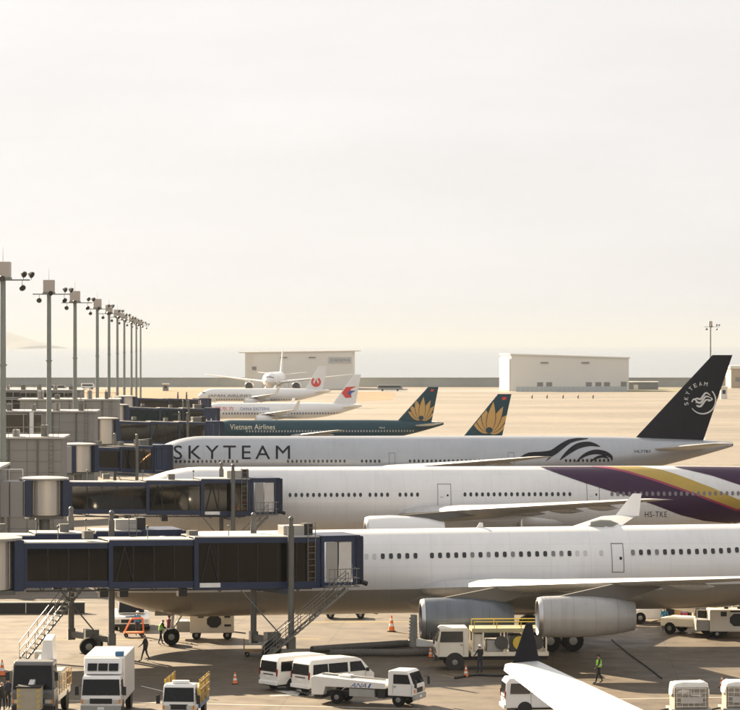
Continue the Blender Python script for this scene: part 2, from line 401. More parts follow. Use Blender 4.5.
    def fsurf(s, x, z, off=.015):
        st = s.fst
        for a, b in zip(st, st[1:]):
            if a[0] <= z <= b[0] or b is st[-1]:
                f = (z - a[0]) / (b[0] - a[0]); xl = a[1] + (b[1] - a[1]) * f; c = a[2] + (b[2] - a[2]) * f; t = a[3] + (b[3] - a[3]) * f
                return (x, -(thick((x - xl) / c) * t * c + off), z)
    def finpx(s, px, py): return s.hit(px, py, 0)
    def fin_poly(s, name, mat, polys, off=.015, parent=None):
        """flat paint shapes (pixel polygons as triangle fans or strips) laid on the port face of the fin"""
        b = MB()
        for poly in polys:
            poly = s.clip(poly)
            if len(poly) < 3: continue
            bm = bmesh.new(); bm.faces.new([bm.verts.new((p[0], p[1], 0)) for p in poly]); bmesh.ops.triangulate(bm, faces=bm.faces)
            for _ in range(4):
                es = [e for e in bm.edges if e.calc_length() > 3.0]
                if not es: break
                bmesh.ops.subdivide_edges(bm, edges=es, cuts=1); bmesh.ops.triangulate(bm, faces=bm.faces)
            bm.verts.index_update()
            b.add([s.fsurf(*s.finpx(v.co.x, v.co.y), off) for v in bm.verts], [tuple(v.index for v in f.verts) for f in bm.faces]); bm.free()
        return b.build(name, mat, parent or s.root)
    def clip(s, poly):
        q = getattr(s, 'quad', None)
        if not q: return poly
        for i in range(len(q)):
            a, b = q[i], q[(i + 1) % len(q)]; o = []
            side = lambda p: (b[0] - a[0]) * (p[1] - a[1]) - (b[1] - a[1]) * (p[0] - a[0])
            for k in range(len(poly)):
                p0, p1 = poly[k - 1], poly[k]; d0, d1 = side(p0), side(p1)
                if (d0 < 0) != (d1 < 0): f = d0 / (d0 - d1); o.append((p0[0] + (p1[0] - p0[0]) * f, p0[1] + (p1[1] - p0[1]) * f))
                if d1 >= 0: o.append(p1)
            poly = o
            if not poly: return []
        return poly
    def fin_stroke(s, pts, wd, off=.02):
        b = []; n = len(pts)
        for i, p in enumerate(pts):
            a = pts[max(0, i - 1)]; c = pts[min(n - 1, i + 1)]; dx, dy = c[0] - a[0], c[1] - a[1]; l = math.hypot(dx, dy) or 1
            wv = wd(i / (n - 1)) / 2; b.append(((p[0] - dy / l * wv, p[1] + dx / l * wv), (p[0] + dy / l * wv, p[1] - dx / l * wv)))
        return [[b[i][0], b[i][1], b[i + 1][1], b[i + 1][0]] for i in range(n - 1)]
    def stabs(s, x, cr, ct, semi, tan, z, dih=.1, mat=None):
        for side in (-1, 1):
            s.surf('horizontal_stabilizer', [(side * (s.R * .15), x - .3, cr, z, .09), (side * semi * .95, x + semi * .95 * tan, ct * 1.1, z + semi * dih, .09), (side * semi, x + semi * tan + .5, ct * .7, z + semi * dih, .04)], mat or WINGTOP)
    def gear(s, xn, xm, ym, rn, rm, axles=2, center=False):
        g = MB(); zb = s.fus(xn)[0] - s.fus(xn)[1] * .8
        g.cyl((xn, 0, rn), (xn + .15, 0, zb + .3), .11); g.cyl((xn + .1, 0, rn + .5), (xn + 1.3, 0, zb + .35), .06); g.cyl((xn, -.45, rn), (xn, .45, rn), .07)
        go = g.build('nose_gear', METAL, s.root, True)
        for y in (-.36, .36): wheel_pair(go, (xn, y, rn), rn, .32)
        for y in (-.5, .44): MB().box(xn - 1.1, xn + .1, y, y + .06, zb - .55, zb + .2).build('gear_door', s.paint, go)
        for y in ((-ym, ym) + ((0,) if center else ())):
            g = MB(); zb = s.zc - s.R * .6; xo = 1.2 if y == 0 else 0
            g.cyl((xm + xo, y, rm), (xm + xo, y * .98, zb + .4), .17); g.cyl((xm + xo, y, rm + .7), (xm + xo, y * .5, zb), .08)
            g.box(xm + xo - (axles - 1) * .75, xm + xo + (axles - 1) * .75, y - .12, y + .12, rm - .1, rm + .12)
            go = g.build('main_gear', METAL, s.root, True)
            for k in range(axles if y else 1):
                ax = xm + xo + (k - ((axles if y else 1) - 1) / 2) * 1.5
                for yy in (-.6, .6): wheel_pair(go, (ax, y + yy, rm), rm, .48)
    def cockpit(s, z=None):
        R_ = s.R
        for side in (-1, 1):
            for (xa, xb, a0, a1) in ((.26, .40, 4, 24), (.33, .46, 26, 46), (.44, .62, 48, 62)):
                q = []
                for k in range(5):
                    f = k / 4
                    for xx in ((xa, xb)):
                        x = xx * s.Ln * .62 + .25; c, rz, ry = s.fus(x); a = R(a0 + (a1 - a0) * f)
                        q.append((x, side * (ry + .02) * math.sin(a), c + (rz + .02) * math.cos(a)))
                MB().add(q, [(2 * k, 2 * k + 1, 2 * k + 3, 2 * k + 2) for k in range(4)]).build('cockpit_window', WINDOW, s.root)

# --- nearest parked airliner: white four-engined widebody with grey belly
NX, NY = -20.0, 193.2
sl = .0105
j1 = Jet('white four-engined airliner with grey belly, nearest fuselage behind the front boarding bridge', (NX, NY), 63.7, 2.83, 4.62, None, slope=sl, nl=3.1, nexp=.95, droop=0)
P1 = two_tone('white_over_grey_paint', (.72, .72, .715), (.26, .235, .195), 4.62 - 1.02, sl); j1.paint = P1  # belly grey lightened and warmed to carry the sunlit ground's reflection
panels(P1); j1.body.data.materials.clear(); j1.body.data.materials.append(P1)
j1.wings(23.3, .62, 30.15, 11.0, 2.5, 3.9, .103, winglet=(1.7, .75, 1.5, 1.9, .7), wmat=FARWHITE)
j1.fairing(19.5, 41, mat=P1)
for sg in (-1, 1):
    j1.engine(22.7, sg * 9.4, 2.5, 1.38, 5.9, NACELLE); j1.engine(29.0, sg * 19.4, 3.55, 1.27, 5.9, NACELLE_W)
j1.fin([(7.4, 52.5, 9.2, .09), (16.9, 60.3, 3.6, .09)], NAVY); j1.stabs(55, 6, 2.2, 9.7, .62, 6.2)
j1.gear(6.75, 32.2, 5.3, .55, .70, 2, True); j1.cockpit()
z_w = lambda x: j1.fus(x)[0] + 1.18
src = None
def pxx(px): return j1.px(px, 556)[0]
px_list = [382.8 + 8.18 * k for k in range(5)] + [432 + 8.1 * k for k in range(18)] + [633.2 + 8.02 * k for k in range(22)]
BLIND = pm('window_blind', (.16, .155, .15), .3, 0, .2, 5)
random.seed(11); src = src2 = None
for p in px_list:
    x = pxx(p)
    if random.random() < .16: src2 = j1.window(x, z_w(x), .27, .40, BLIND, src2)
    else: src = j1.window(x, z_w(x), .27, .40, WINDOW, src)
frs = None
for p in px_list:                                       # pale frames round the panes
    x = pxx(p); c, rz, ry = j1.fus(x); ang = math.asin((z_w(x) - c) / rz)
    if frs is None:
        o = [(math.copysign(abs(math.cos(a)) ** .6, math.cos(a)), math.copysign(abs(math.sin(a)) ** .6, math.sin(a))) for a in [2 * math.pi * k / 12 for k in range(12)]]
        rg = [[(u * q, d, v * q2) for u, v in o] for q, q2, d in ((.135, .2, -.004), (.15, .216, -.02), (.175, .242, -.014), (.18, .247, .03))]
        frs = MB().loft(rg, False, False).build('window_frame', FARWHITE, j1.root, True)
    else: frs = share(frs, (0, 0, 0), j1.root)
    frs.location = (x, -math.cos(ang) * ry, c + math.sin(ang) * rz); frs.rotation_euler = (-ang, 0, 0)
src = None
for p in (366.5, 374.5, 577.5, 585.5, 601.5):
    x = pxx(p); src = j1.window(x, z_w(x), .27, .40, PLUG, src, 'window_plug')
j1.window_row([x for x in [7.5 + .533 * k for k in range(17)]], 4.62 + 1.18, .25, .37)
j1.door(611, 543.5, 624, 572)
xs_, zs_ = j1.px(607, 530)
MB().lathe([(-1.25, .05), (-1.0, .4), (-.3, .55), (.4, .5), (1.1, .2), (1.3, .05)], (xs_, 0, j1.fus(xs_)[0] + j1.R - .12), (1, 0, 0), 18).build('satellite_dome', pm('dome_grey', (.2, .2, .17), .4), j1.root, True)
MB().lathe([(-1.5, .05), (-1.2, .45), (0, .62), (1.2, .45), (1.5, .05)], (xs_, 0, j1.fus(xs_)[0] + j1.R - .35), (1, 0, 0), 18).build('dome_base', P1, j1.root, True)
for px_ in (292, 480):
    x = pxx(px_); zt = j1.fus(x)[0] + j1.R
    MB().prism([(x, zt - .05), (x + .5, zt - .05), (x + .45, zt + .32), (x + .25, zt + .34)], -.03, .03).build('antenna', P1, j1.root)

# --- purple and gold airliner behind it
j2 = Jet('white airliner with sweeping purple and gold bands on its rear fuselage', (-23.6, 264.6), 73.9, 3.1, 5.75, WHITE)
j2.wings(26.2, .66, 30.4, 12.6, 2.4, 4.7, .098)
j2.fairing(23, 44)
for sg in (-1, 1): j2.engine(22.6, sg * 9.8, 3.05, 1.9, 7.0, FARWHITE)
j2.fin([(8.4, 60, 9.8, .09), (18.5, 70.2, 3.2, .09)], PURPLE); j2.stabs(63, 7, 2.5, 10.7, .65, 7.2)
j2.gear(5.9, 37, 5.5, .55, .68, 3); j2.cockpit()
zw2 = 20 - (495.6 - 345) / (F / 262.2)
def xr(j, a, b, py, pitch=.533):
    x0, x1 = j.px(a, py)[0], j.px(b, py)[0]; return [x0 + pitch * k for k in range(int((x1 - x0) / pitch) + 1)]
xs2 = xr(j2, 290, 362, 495) + xr(j2, 370, 389, 495) + xr(j2, 400, 419, 495) + xr(j2, 465, 573, 495)
j2.window_row(xs2, j2.px(500, 494.3)[1], .26, .38)
j2.window_row(xr(j2, 612, 800, 493), j2.px(500, 494.3)[1], .28, .4, .05, pm('window_pale_violet', (.17, .15, .17), .25))
j2.door(437.5, 484, 451, 506); j2.door(586.5, 483.5, 599.5, 505)
plow = [(537, 465.5), (556, 473), (583, 482.4), (610, 491), (632, 497), (656, 505.4), (680.5, 514.9), (705, 520.8), (740, 524), (785, 499)]
phigh = [(592, 465), (610, 467.5), (629, 471.6), (642, 475.5), (656, 479.7), (683, 489), (700, 495), (713, 500), (740, 510), (785, 498)]
j2.strip('purple_band', PURPLE, phigh, plow, 40, 14, .03)
ghigh = [(628, 465), (645, 467.2), (664, 470.5), (678, 475), (691, 479.7), (702, 484), (713, 488), (727, 494.5), (740, 500), (785, 497)]
j2.strip('gold_band', GOLD, ghigh, phigh, 40, 10, .037)
j2.strip('magenta_line', MAGENTA, [(x, y - .2) for x, y in phigh], [(x - 1.0, y + 1.7) for x, y in phigh], 40, 2, .045)
tl = [(664, 464.6), (678, 467.6), (691, 470.6), (713, 475.9), (740, 485), (785, 495)]
j2.strip('tail_purple', PURPLE, [(668, 464), (690, 464), (705, 464), (720, 464), (745, 464), (785, 466)], tl, 26, 10, .03)
j2.letters(INK, 'HS-TKE', 645, 511.3, 667, 517, 1.15)

# --- alliance livery airliner
j3 = Jet('silver airliner with SKYTEAM lettering and dark blue tail', (-28.6, 357.4), 73.9, 3.1, 5.65, SILVER)
j3.wings(26.2, .66, 32.4, 12.6, 2.0, 4.5, .098); j3.fairing(23, 44)
for sg in (-1, 1): j3.engine(22.0, sg * 9.8, 3.0, 1.95, 7.2, FARWHITE)
def fz(py): return 20 - (py - 345) * 362 / F
bx = lambda p, py: j3.finpx(p, py)[0]
j3.fin([(fz(440), bx(630, 440), bx(703.5, 440) - bx(630, 440), .085), (fz(437), bx(636, 437), bx(704.5, 437) - bx(636, 437), .085), (fz(355), bx(712.5, 355), bx(732.5, 355) - bx(712.5, 355), .085)], NAVY)
j3.stabs(63.4, 7, 2.5, 10.7, .62, 7.0); j3.gear(5.9, 37, 5.5, .55, .68, 3); j3.cockpit()
xs3 = xr(j3, 176, 240, 461) + xr(j3, 288, 345, 461) + xr(j3, 362, 382, 461) + xr(j3, 410, 494, 460.5) + xr(j3, 566, 612, 459.5)
j3.window_row(xs3, j3.px(400, 461)[1], .28, .38, .02)
j3.letters(NAVY, 'SKYTEAM', 173.5, 445.5, 290, 459.2, 1.35, .03)
j3.letters(NAVY, 'HL7783', 634.5, 450, 650.5, 452.7, 1.0, .04)
j3.door(389, 453, 395, 468, .06, False); j3.door(508, 452.5, 514, 467, .06, False)
def stroke(j, pts, wmax, name, mat, n=16):
    t_, b_ = [], []
    for i in range(n + 1):
        f = i / n; p = lerp_poly(pts, f); a = lerp_poly(pts, max(0, f - .04)); c = lerp_poly(pts, min(1, f + .04))
        dx, dy = c[0] - a[0], c[1] - a[1]; l = math.hypot(dx, dy) or 1; wv = wmax * max(.12, math.sin(math.pi * f) ** .8) / 2
        t_.append((p[0] + dy / l * wv, p[1] - dx / l * wv)); b_.append((p[0] - dy / l * wv, p[1] + dx / l * wv))
    j.strip(name, mat, t_, b_, n, 3, .03)
def smooth_pts(p, n=24):
    o = []
    for i in range(n + 1):
        t = i / n * (len(p) - 1); k = min(int(t), len(p) - 2); f = t - k
        p0, p1, p2, p3 = p[max(0, k - 1)], p[k], p[k + 1], p[min(len(p) - 1, k + 2)]
        o.append(tuple(.5 * ((2 * b) + (c - a) * f + (2 * a - 5 * b + 4 * c - d) * f * f + (3 * b - a - 3 * c + d) * f ** 3) for a, b, c, d in zip(p0, p1, p2, p3)))
    return o
for pts, wd in (([(518, 459), (528, 454.5), (540, 454.5), (552, 453), (562, 446), (572, 440.5), (588, 438.5)], 6.2), ([(546, 461), (556, 452), (564, 445), (573, 440), (582, 438.2)], 3.6),
                ([(560, 460), (568, 452.5), (578, 446), (590, 444), (600, 446.5)], 5.6), ([(576, 462), (584, 455.5), (594, 452), (604, 453), (611, 456.5), (612, 461)], 4.8), ([(590, 462), (597, 457.5), (604, 456.5), (609, 459)], 2.8)):
    stroke(j3, smooth_pts(pts), wd, 'ribbon_stripe', NAVY)
# tail emblem
EC = (702.5, 400.5); er = 13.2
arc = [(EC[0] + er * math.cos(R(a)), EC[1] - er * math.sin(R(a))) for a in range(45, -150, -5)]
SKYW = pm('emblem_silver', (.62, .62, .60), .35, .1, .05)
em = j3.fin_poly('tail_emblem', SKYW, j3.fin_stroke(arc, lambda f: 1.5 * math.sin(math.pi * min(1, f * .8 + .15)) ** .5), .02)
for dy, a in ((-3.6, 0), (0, 1), (3.6, 2)):
    pts = smooth_pts([(EC[0] - 9.5 + a * 2.5, EC[1] + 2.5 + dy * .9), (EC[0] - 6, EC[1] + 1.5 + dy), (EC[0] - 2, EC[1] + 2 + dy), (EC[0] + 3, EC[1] - 4 + dy), (EC[0] + 8, EC[1] - 2.8 + dy * .6)], 18)
    j3.fin_poly('ribbon', SKYW, j3.fin_stroke(pts, lambda f: 2.0 * max(.15, math.sin(math.pi * f) ** .6)), .025, em)
for p0, p1, p2 in (((-11, 1.5), (-9, -1.5), (-5.5, 1)), ((8, -3), (9.5, -1), (5.5, .5))):
    pts = smooth_pts([(EC[0] + q[0], EC[1] + q[1]) for q in (p0, p1, p2)], 10)
    j3.fin_poly('ribbon', SKYW, j3.fin_stroke(pts, lambda f: 1.3), .03, em)
tb = MB()
for i, ch in enumerate('SKYTEAM'):
    a = R(191 - i * 18.6); vs, fs = text_mesh(ch); wd, ht = (2.9 if ch != 'M' else 3.4), 4.0; o_ = []
    for u, v in vs:
        lx, ly = (u - .5) * wd, (v - .5) * ht; rad = 16.8 + ly
        o_.append(j3.fsurf(*j3.finpx(EC[0] + rad * math.cos(a) + lx * math.sin(a), EC[1] - (rad * math.sin(a) - lx * math.cos(a))), .02))
    tb.add(o_, fs)
tb.build('lettering', SKYW, em)
MB().lathe([(-.05, .28), (.35, .22)], (j3.L - .2, 0, j3.fus(j3.L)[0]), (1, 0, 0), 14).build('exhaust_outlet', DARKMET, j3.root, True)

# --- teal pair
def narrow(label, nose_px, tail_px, Y, paint, fincol, k, finpx, group=None, wlet=None):
    n = Vector(((nose_px - CX) * Y / F, Y, 0)); L = (tail_px - nose_px) * Y / F / math.cos(A)
    j = Jet(label, n, L, 1.98 * k, 3.75 * k, paint, group=group, seg=28)
    wm = FARWHITE if paint != TEAL else WINGTOP
    j.wings(L * .36, .5, 17 * k, 6.3 * k, 1.6 * k, 2.9 * k, .095, winglet=wlet, mat=wm, tracks=2)
    j.fairing(L * .34, L * .58)
    for sg in (-1, 1): j.engine(L * .345, sg * 5.6 * k, 1.75 * k, 1.1 * k, 4 * k, paint if paint != TEAL else FARWHITE)
    (x0, y0), (x1, y1), (x2, y2), (x3, y3) = finpx      # base LE, tip LE, tip TE, base TE
    h = lambda a, b: j.hit(a, b, 0); j.quad = [(x0 + .7, y0 + 1), (x1 + .3, y1 + .3), (x2 - .2, y2 + .3), (x3 - .2, y3 + 1)]
    a, b, c, d = h(x0, y0), h(x1, y1), h(x2, y2), h(x3, y3)
    j.fin([(a[1] - .5, a[0] - .6, d[0] - a[0] + .5, .09), (a[1], a[0], d[0] - a[0], .09), (b[1], b[0], c[0] - b[0], .09)], fincol)
    j.stabs(L * .875, 3.6 * k, 1.4 * k, 6.2 * k, .55, 4.6 * k, .1, wm if paint != TEAL else pm('stabilizer_grey', (.55, .55, .52), .35))
    j.gear(5 * k, L * .475, 3.8 * k, .38, .58, 1); j.cockpit()
    return j
def lotus(j, cx, cy, sc_, tilt):
    for n, (a, ln) in enumerate(((-64, .72), (56, .66), (-44, .9), (37, .88), (-22, 1.0), (19, 1.0), (-1, 1.06))):
        a_ = R(a + tilt); ux, uy = math.sin(a_), -math.cos(a_)
        for q, mat, nm in ((1.16, TEAL, 'petal_outline'), (1.0, LOTUS, 'lotus_petal')):
            l = sc_ * ln * (1 + (q - 1) * .35); wd = sc_ * .14 * q; pts = [(f, math.sin(math.pi * f ** .75) ** .9 if 0 < f < 1 else 0) for f in (0, .15, .3, .45, .6, .75, .88, 1.0)]
            left = [(cx + ux * l * f + uy * wd * g, cy + uy * l * f - ux * wd * g) for f, g in pts]; right = [(cx + ux * l * f - uy * wd * g, cy + uy * l * f + ux * wd * g) for f, g in reversed(pts[1:-1])]
            j.fin_poly(nm, mat, [left + right], .02 + .012 * n + (.006 if mat is LOTUS else 0))
    circ = [(cx + sc_ * .12 * math.cos(k * .628), cy - sc_ * .1 + sc_ * .1 * math.sin(k * .628)) for k in range(10)]
    j.fin_poly('lotus_centre', TEAL, [circ], .12)
j4 = narrow('hidden dark teal airliner showing only its tail with the larger golden lotus', 211, 517, 446, TEAL, TEAL, 1.0, ((463, 437), (498, 394), (511.5, 394), (502, 437)), 'teal airliners with lotus tails')
lotus(j4, 489, 433, 30, 9)
j4.fin_poly('flag', RED, [[(502.5, 397), (506.5, 397), (505.6, 399.8), (501.6, 399.8)]], .03)
j5 = narrow('dark teal airliner with lettered fuselage, the farther of two with lotus tails', 204, 444, 545, TEAL, TEAL, 1.03, ((396, 422.5), (428, 387), (438.5, 387), (431.5, 422.5)), 'teal airliners with lotus tails')
lotus(j5, 421, 420, 22, 7)
j5.fin_poly('flag', RED, [[(431, 389.4), (434, 389.4), (433.3, 391.4), (430.3, 391.4)]], .03)
SAND = pm('lettering_cream', (.7, .66, .5), .4)
j5.letters(SAND, 'Vietnam Airlines', 230, 424.3, 275, 429.5, 1.05, .03)
j5.window_row([x for x in [8 + .55 * k for k in range(58)]], j5.px(300, 431.2)[1], .3, .4, .03, pm('window_pale', (.35, .36, .36), .3))
j5.letters(SAND, 'VN-A', 379, 427, 385, 428.6, 1.0, .03)

# --- white narrowbodies
j6 = narrow('white airliner with red and blue swallow mark on its tail', 199, 362, 715, FARWHITE, FARWHITE, 1.0, ((334, 402), (354, 374.5), (361, 374.5), (356, 402)), wlet=(2.3, .6, 1.2, 1.3, .6))
j6.fin_poly('swallow_red', RED, [[(341.5, 393), (346, 387), (356, 386.3), (350.5, 389.5), (348, 392.5), (351.5, 397.5), (345.5, 398)]], .03)
j6.fin_poly('swallow_blue', BLUEP, [[(347, 393.5), (350, 390.6), (356, 390.6), (351.5, 393), (350, 395.5)]], .05)
j6.letters(RED, '中国东方', 209, 406.6, 234, 410.8, 1.0, .04)
j6.letters(BLUEP, 'CHINA EASTERN', 240, 407.4, 269, 410.4, 1.1, .04)
j6.window_row([6 + .7 * k for k in range(44)], j6.px(280, 413.4)[1], .4, .5, .03, pm('window_grey', (.16, .17, .2), .3))
j7 = narrow('white airliner with red round bird mark on its tail', 198, 331, 930, FARWHITE, FARWHITE, 1.06, ((304, 391), (318.5, 366), (327, 366), (322.5, 391)), wlet=(2.3, .6, 1.2, 1.3, .6))
cc = (316, 382)
j7.fin_poly('crane_mark', RED, j7.fin_stroke([(cc[0] + 3.9 * math.cos(R(a)), cc[1] - 3.9 * math.sin(R(a))) for a in range(120, 421, 15)], lambda f: 2.2), .03)
j7.fin_poly('crane_body', RED, [[(cc[0] - 2.4, cc[1] + 3), (cc[0] - .6, cc[1] - 1), (cc[0] + .4, cc[1] - 3.4), (cc[0] + 1, cc[1] - .6), (cc[0] + 2.6, cc[1] + 3)]], .05)
j7.letters(INK, 'JAPAN AIRLINES', 208, 394.3, 251, 397.5, 1.05, .05)
j7.window_row([6 + .8 * k for k in range(40)], j7.px(270, 399.6)[1], .45, .5, .03, MATS['window_grey'])

# --- airliner taxiing head-on in front of the left hangar
TX = Vector(((268 - CX) * 1180 / F, 1180, 0))
j8 = Jet('white twin-engined airliner facing the camera in front of the left hangar', TX, 62, 3.1, 5.7, FARWHITE, yaw=R(86), seg=28)
j8.wings(21, .62, 32, 12, 2.2, 4.6, .11, mat=FARWHITE); j8.fairing(19, 38)
for sg in (-1, 1): j8.engine(17.5, sg * 9.8, 2.9, 1.95, 6.5, FARWHITE)
j8.fin([(8.3, 50, 9.5, .09), (18.3, 58.5, 3.4, .09)], FARWHITE); j8.stabs(52, 6.6, 2.4, 10.7, .6, 7.3, mat=FARWHITE); j8.gear(5.9, 31, 5.5, .55, .68, 3); j8.cockpit()

# --- airliner in the foreground: only the tip of its right wing reaches the picture
yw = R(47); tipx, tipy = 43.0, 30.2
ca, sa_ = math.cos(yw), math.sin(yw)
tipw = Vector(((498 - CX) * 118 / F, 118, 0))
j0 = Jet('nearest airliner, only its white wing with dark upturned winglet in view', (tipw.x - tipx * ca + tipy * sa_, tipw.y - tipx * sa_ - tipy * ca), 63.7, 2.83, 4.62, WHITE, yaw=yw)
j0.wings(23.8, .70, 30.2, 11.0, 2.5, 4.1, .105, winglet=(1.6, .05, .95, 1.75, .4), wmat=NAVY, mat=panels(pm('wing_white', (.60, .60, .59), .35, 0, .05, .6), 1.9, 50, .18, .1))
j0.fairing(21, 40)
for sg in (-1, 1): j0.engine(22.6, sg * 9.4, 2.5, 1.5, 6, FARWHITE)
j0.fin([(7.2, 52.5, 9.2, .09), (16.9, 60.3, 3.6, .09)], NAVY); j0.stabs(55, 6, 2.2, 9.7, .62, 6.2); j0.gear(6.75, 32.8, 5.3, .55, .7); j0.cockpit()
# ---------------------------------------------------------------- ground, sea, far side
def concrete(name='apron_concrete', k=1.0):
    m = bpy.data.materials.new(name); m.use_nodes = True; t = m.node_tree; b = t.nodes['Principled BSDF']
    c = t.nodes.new('ShaderNodeTexCoord')
    def noise(sc_, det, stretch=None):
        n = t.nodes.new('ShaderNodeTexNoise'); n.inputs['Scale'].default_value = sc_; n.inputs['Detail'].default_value = det; n.inputs['Roughness'].default_value = .6
        if stretch:
            mp_ = t.nodes.new('ShaderNodeMapping'); mp_.inputs['Scale'].default_value = stretch; mp_.inputs['Rotation'].default_value = (0, 0, R(4)); t.links.new(c.outputs['Object'], mp_.inputs[0]); t.links.new(mp_.outputs[0], n.inputs['Vector'])
        else: t.links.new(c.outputs['Object'], n.inputs['Vector'])
        return n
    def mix(fac, a, b_, blend='MIX'):
        x = t.nodes.new('ShaderNodeMix'); x.data_type = 'RGBA'; x.blend_type = blend
        for k, v in ((0, fac), (6, a), (7, b_)):
            if isinstance(v, (int, float)): x.inputs[k].default_value = v
            elif isinstance(v, tuple): x.inputs[k].default_value = v + (1,)
            else: t.links.new(v, x.inputs[k])
        return x.outputs[2]
    def rng(src, a, b_, lo, hi):
        r = t.nodes.new('ShaderNodeMapRange'); t.links.new(src, r.inputs[0])
        for k, v in zip((1, 2, 3, 4), (a, b_, lo, hi)): r.inputs[k].default_value = v
        return r.outputs[0]
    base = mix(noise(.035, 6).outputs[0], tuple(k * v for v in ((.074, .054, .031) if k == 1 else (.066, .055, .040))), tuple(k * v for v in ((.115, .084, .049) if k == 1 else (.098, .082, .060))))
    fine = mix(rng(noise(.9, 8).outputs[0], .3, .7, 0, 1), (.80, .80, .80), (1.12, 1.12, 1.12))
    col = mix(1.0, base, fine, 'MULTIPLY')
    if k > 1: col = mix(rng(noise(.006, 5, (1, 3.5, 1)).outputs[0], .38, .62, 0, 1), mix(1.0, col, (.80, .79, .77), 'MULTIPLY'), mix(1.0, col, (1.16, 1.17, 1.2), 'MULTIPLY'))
    streak = rng(noise(1.0, 5, (.02, .7, 1)).outputs[0], .53, .68, 0, .55)
    col = mix(streak, col, (.036, .029, .021))
    stain = rng(noise(.22, 7).outputs[0], .57, .70, 0, .55)
    col = mix(stain, col, (.04, .032, .023))
    br = t.nodes.new('ShaderNodeTexBrick'); br.offset = 0; br.inputs['Scale'].default_value = 1; br.inputs['Mortar Size'].default_value = .045
    br.inputs['Brick Width'].default_value = 7.5; br.inputs['Row Height'].default_value = 7.5; br.inputs['Color1'].default_value = (1, 1, 1, 1); br.inputs['Color2'].default_value = (.9, .9, .9, 1); br.inputs['Mortar'].default_value = (.6, .58, .55, 1) if k == 1 else (.9, .89, .88, 1)
    mp_ = t.nodes.new('ShaderNodeMapping'); mp_.inputs['Rotation'].default_value = (0, 0, R(3.6)); t.links.new(c.outputs['Object'], mp_.inputs[0]); t.links.new(mp_.outputs[0], br.inputs['Vector'])
    col = mix(1.0, col, br.outputs[0], 'MULTIPLY')
    t.links.new(col, b.inputs['Base Color'])
    t.links.new(rng(noise(.5, 5).outputs[0], .3, .7, .45, .72), b.inputs['Roughness']); b.inputs['Specular IOR Level'].default_value = .45
    bp = t.nodes.new('ShaderNodeBump'); bp.inputs['Strength'].default_value = .35; bp.inputs['Distance'].default_value = .02
    t.links.new(noise(14, 5).outputs[0], bp.inputs['Height']); t.links.new(bp.outputs[0], b.inputs['Normal'])
    return m
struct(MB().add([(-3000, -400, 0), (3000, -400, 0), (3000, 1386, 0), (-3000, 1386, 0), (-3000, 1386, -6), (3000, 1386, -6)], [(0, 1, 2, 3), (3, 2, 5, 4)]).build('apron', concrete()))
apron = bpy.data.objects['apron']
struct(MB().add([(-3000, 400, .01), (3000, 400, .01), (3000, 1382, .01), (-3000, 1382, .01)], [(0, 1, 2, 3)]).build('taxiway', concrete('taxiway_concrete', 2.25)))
SEA = pm('sea_water', (.10, .13, .15), .12, 0, .1, .01, bump=.08)
struct(MB().add([(-60000, 1380, -4), (60000, 1380, -4), (60000, 90000, -4), (-60000, 90000, -4)], [(0, 1, 2, 3)]).build('sea', SEA))
DRY = pm('dry_grass', (.20, .12, .06), .9, 0, .3, .06, .3, .2, 0, 8)
OLIVE = pm('olive_grass', (.14, .13, .075), .9, 0, .3, .06, .3, .2, 0, 8)
ASPH = pm('asphalt_far', (.16, .15, .14), .7, 0, .12, .1)
def sheet(name, pix, z, mat):
    q = [G(*p) for p in pix]; o = MB().add([(v.x, v.y, z) for v in q], [tuple(range(len(q)))]).build(name, mat); return struct(o)
sheet('dry_grass_field', [(-60, 403), (-60, 389.6), (215, 389.6), (205, 396), (190, 401), (120, 405)], .02, DRY)
sheet('dry_grass_field', [(352, 393.5), (352, 389.2), (378, 390), (396, 393.5), (392, 400), (355, 401.5)], .02, DRY)
sheet('grass_strip', [(612, 392.5), (615, 388.8), (700, 387.6), (690, 391.5)], .024, OLIVE)
sheet('grass_strip', [(120, 391), (120, 388.2), (245, 388.2), (245, 391)], .026, OLIVE)
sheet('service_road', [(-20, 401), (-20, 396.5), (40, 391.3), (58, 390.6), (60, 392.6)], .03, ASPH)
sheet('service_road', [(355, 391.6), (355, 390.2), (500, 390.2), (500, 391.6)], .028, ASPH)

wallm = pm('seawall_concrete', (.30, .315, .30), .8, 0, .15, .05)
sw = thing('sea_wall', 'long grey concrete sea wall between the airfield and the sea', 'wall', (0, 1383, 0))
MB().box(-1500, 1500, 0, 1.2, 0, 4.1).build('wall', wallm, sw)
MB().box(-1500, 1500, -.25, 1.45, 4.1, 4.5).build('coping', pm('coping_grey', (.28, .28, .26), .8), sw)
for k in range(26): MB().box(-600 + 48 * k, -599.4 + 48 * k, -.35, .0, 0, 4.1).build('buttress', wallm, sw)

def ridge(pts, Y, dep, name):                           # a hazy ridge with a real body
    rings = []
    for px_, py_ in pts:
        X = (px_ - CX) * Y / F; z = 20 - (py_ - 345) * Y / F
        rings.append([(X, Y - dep * .5, -4), (X, Y - dep * .25, z * .62), (X, Y, z), (X, Y + dep * .3, z * .7), (X, Y + dep * .6, -4)])
    return struct(MB().loft(rings, True, True, False).build(name, pm('far_hill', (.05, .06, .045), .9, 0, .2, .003), None, True))
ridge([(-180, 345), (-140, 336), (-90, 332), (-50, 328), (-14, 330), (2, 330.5), (8, 332), (13, 334), (19, 336.5), (24, 339), (28, 340.6), (31, 340.6), (36, 342.5), (42, 345.5)], 20000, 3000, 'hills')

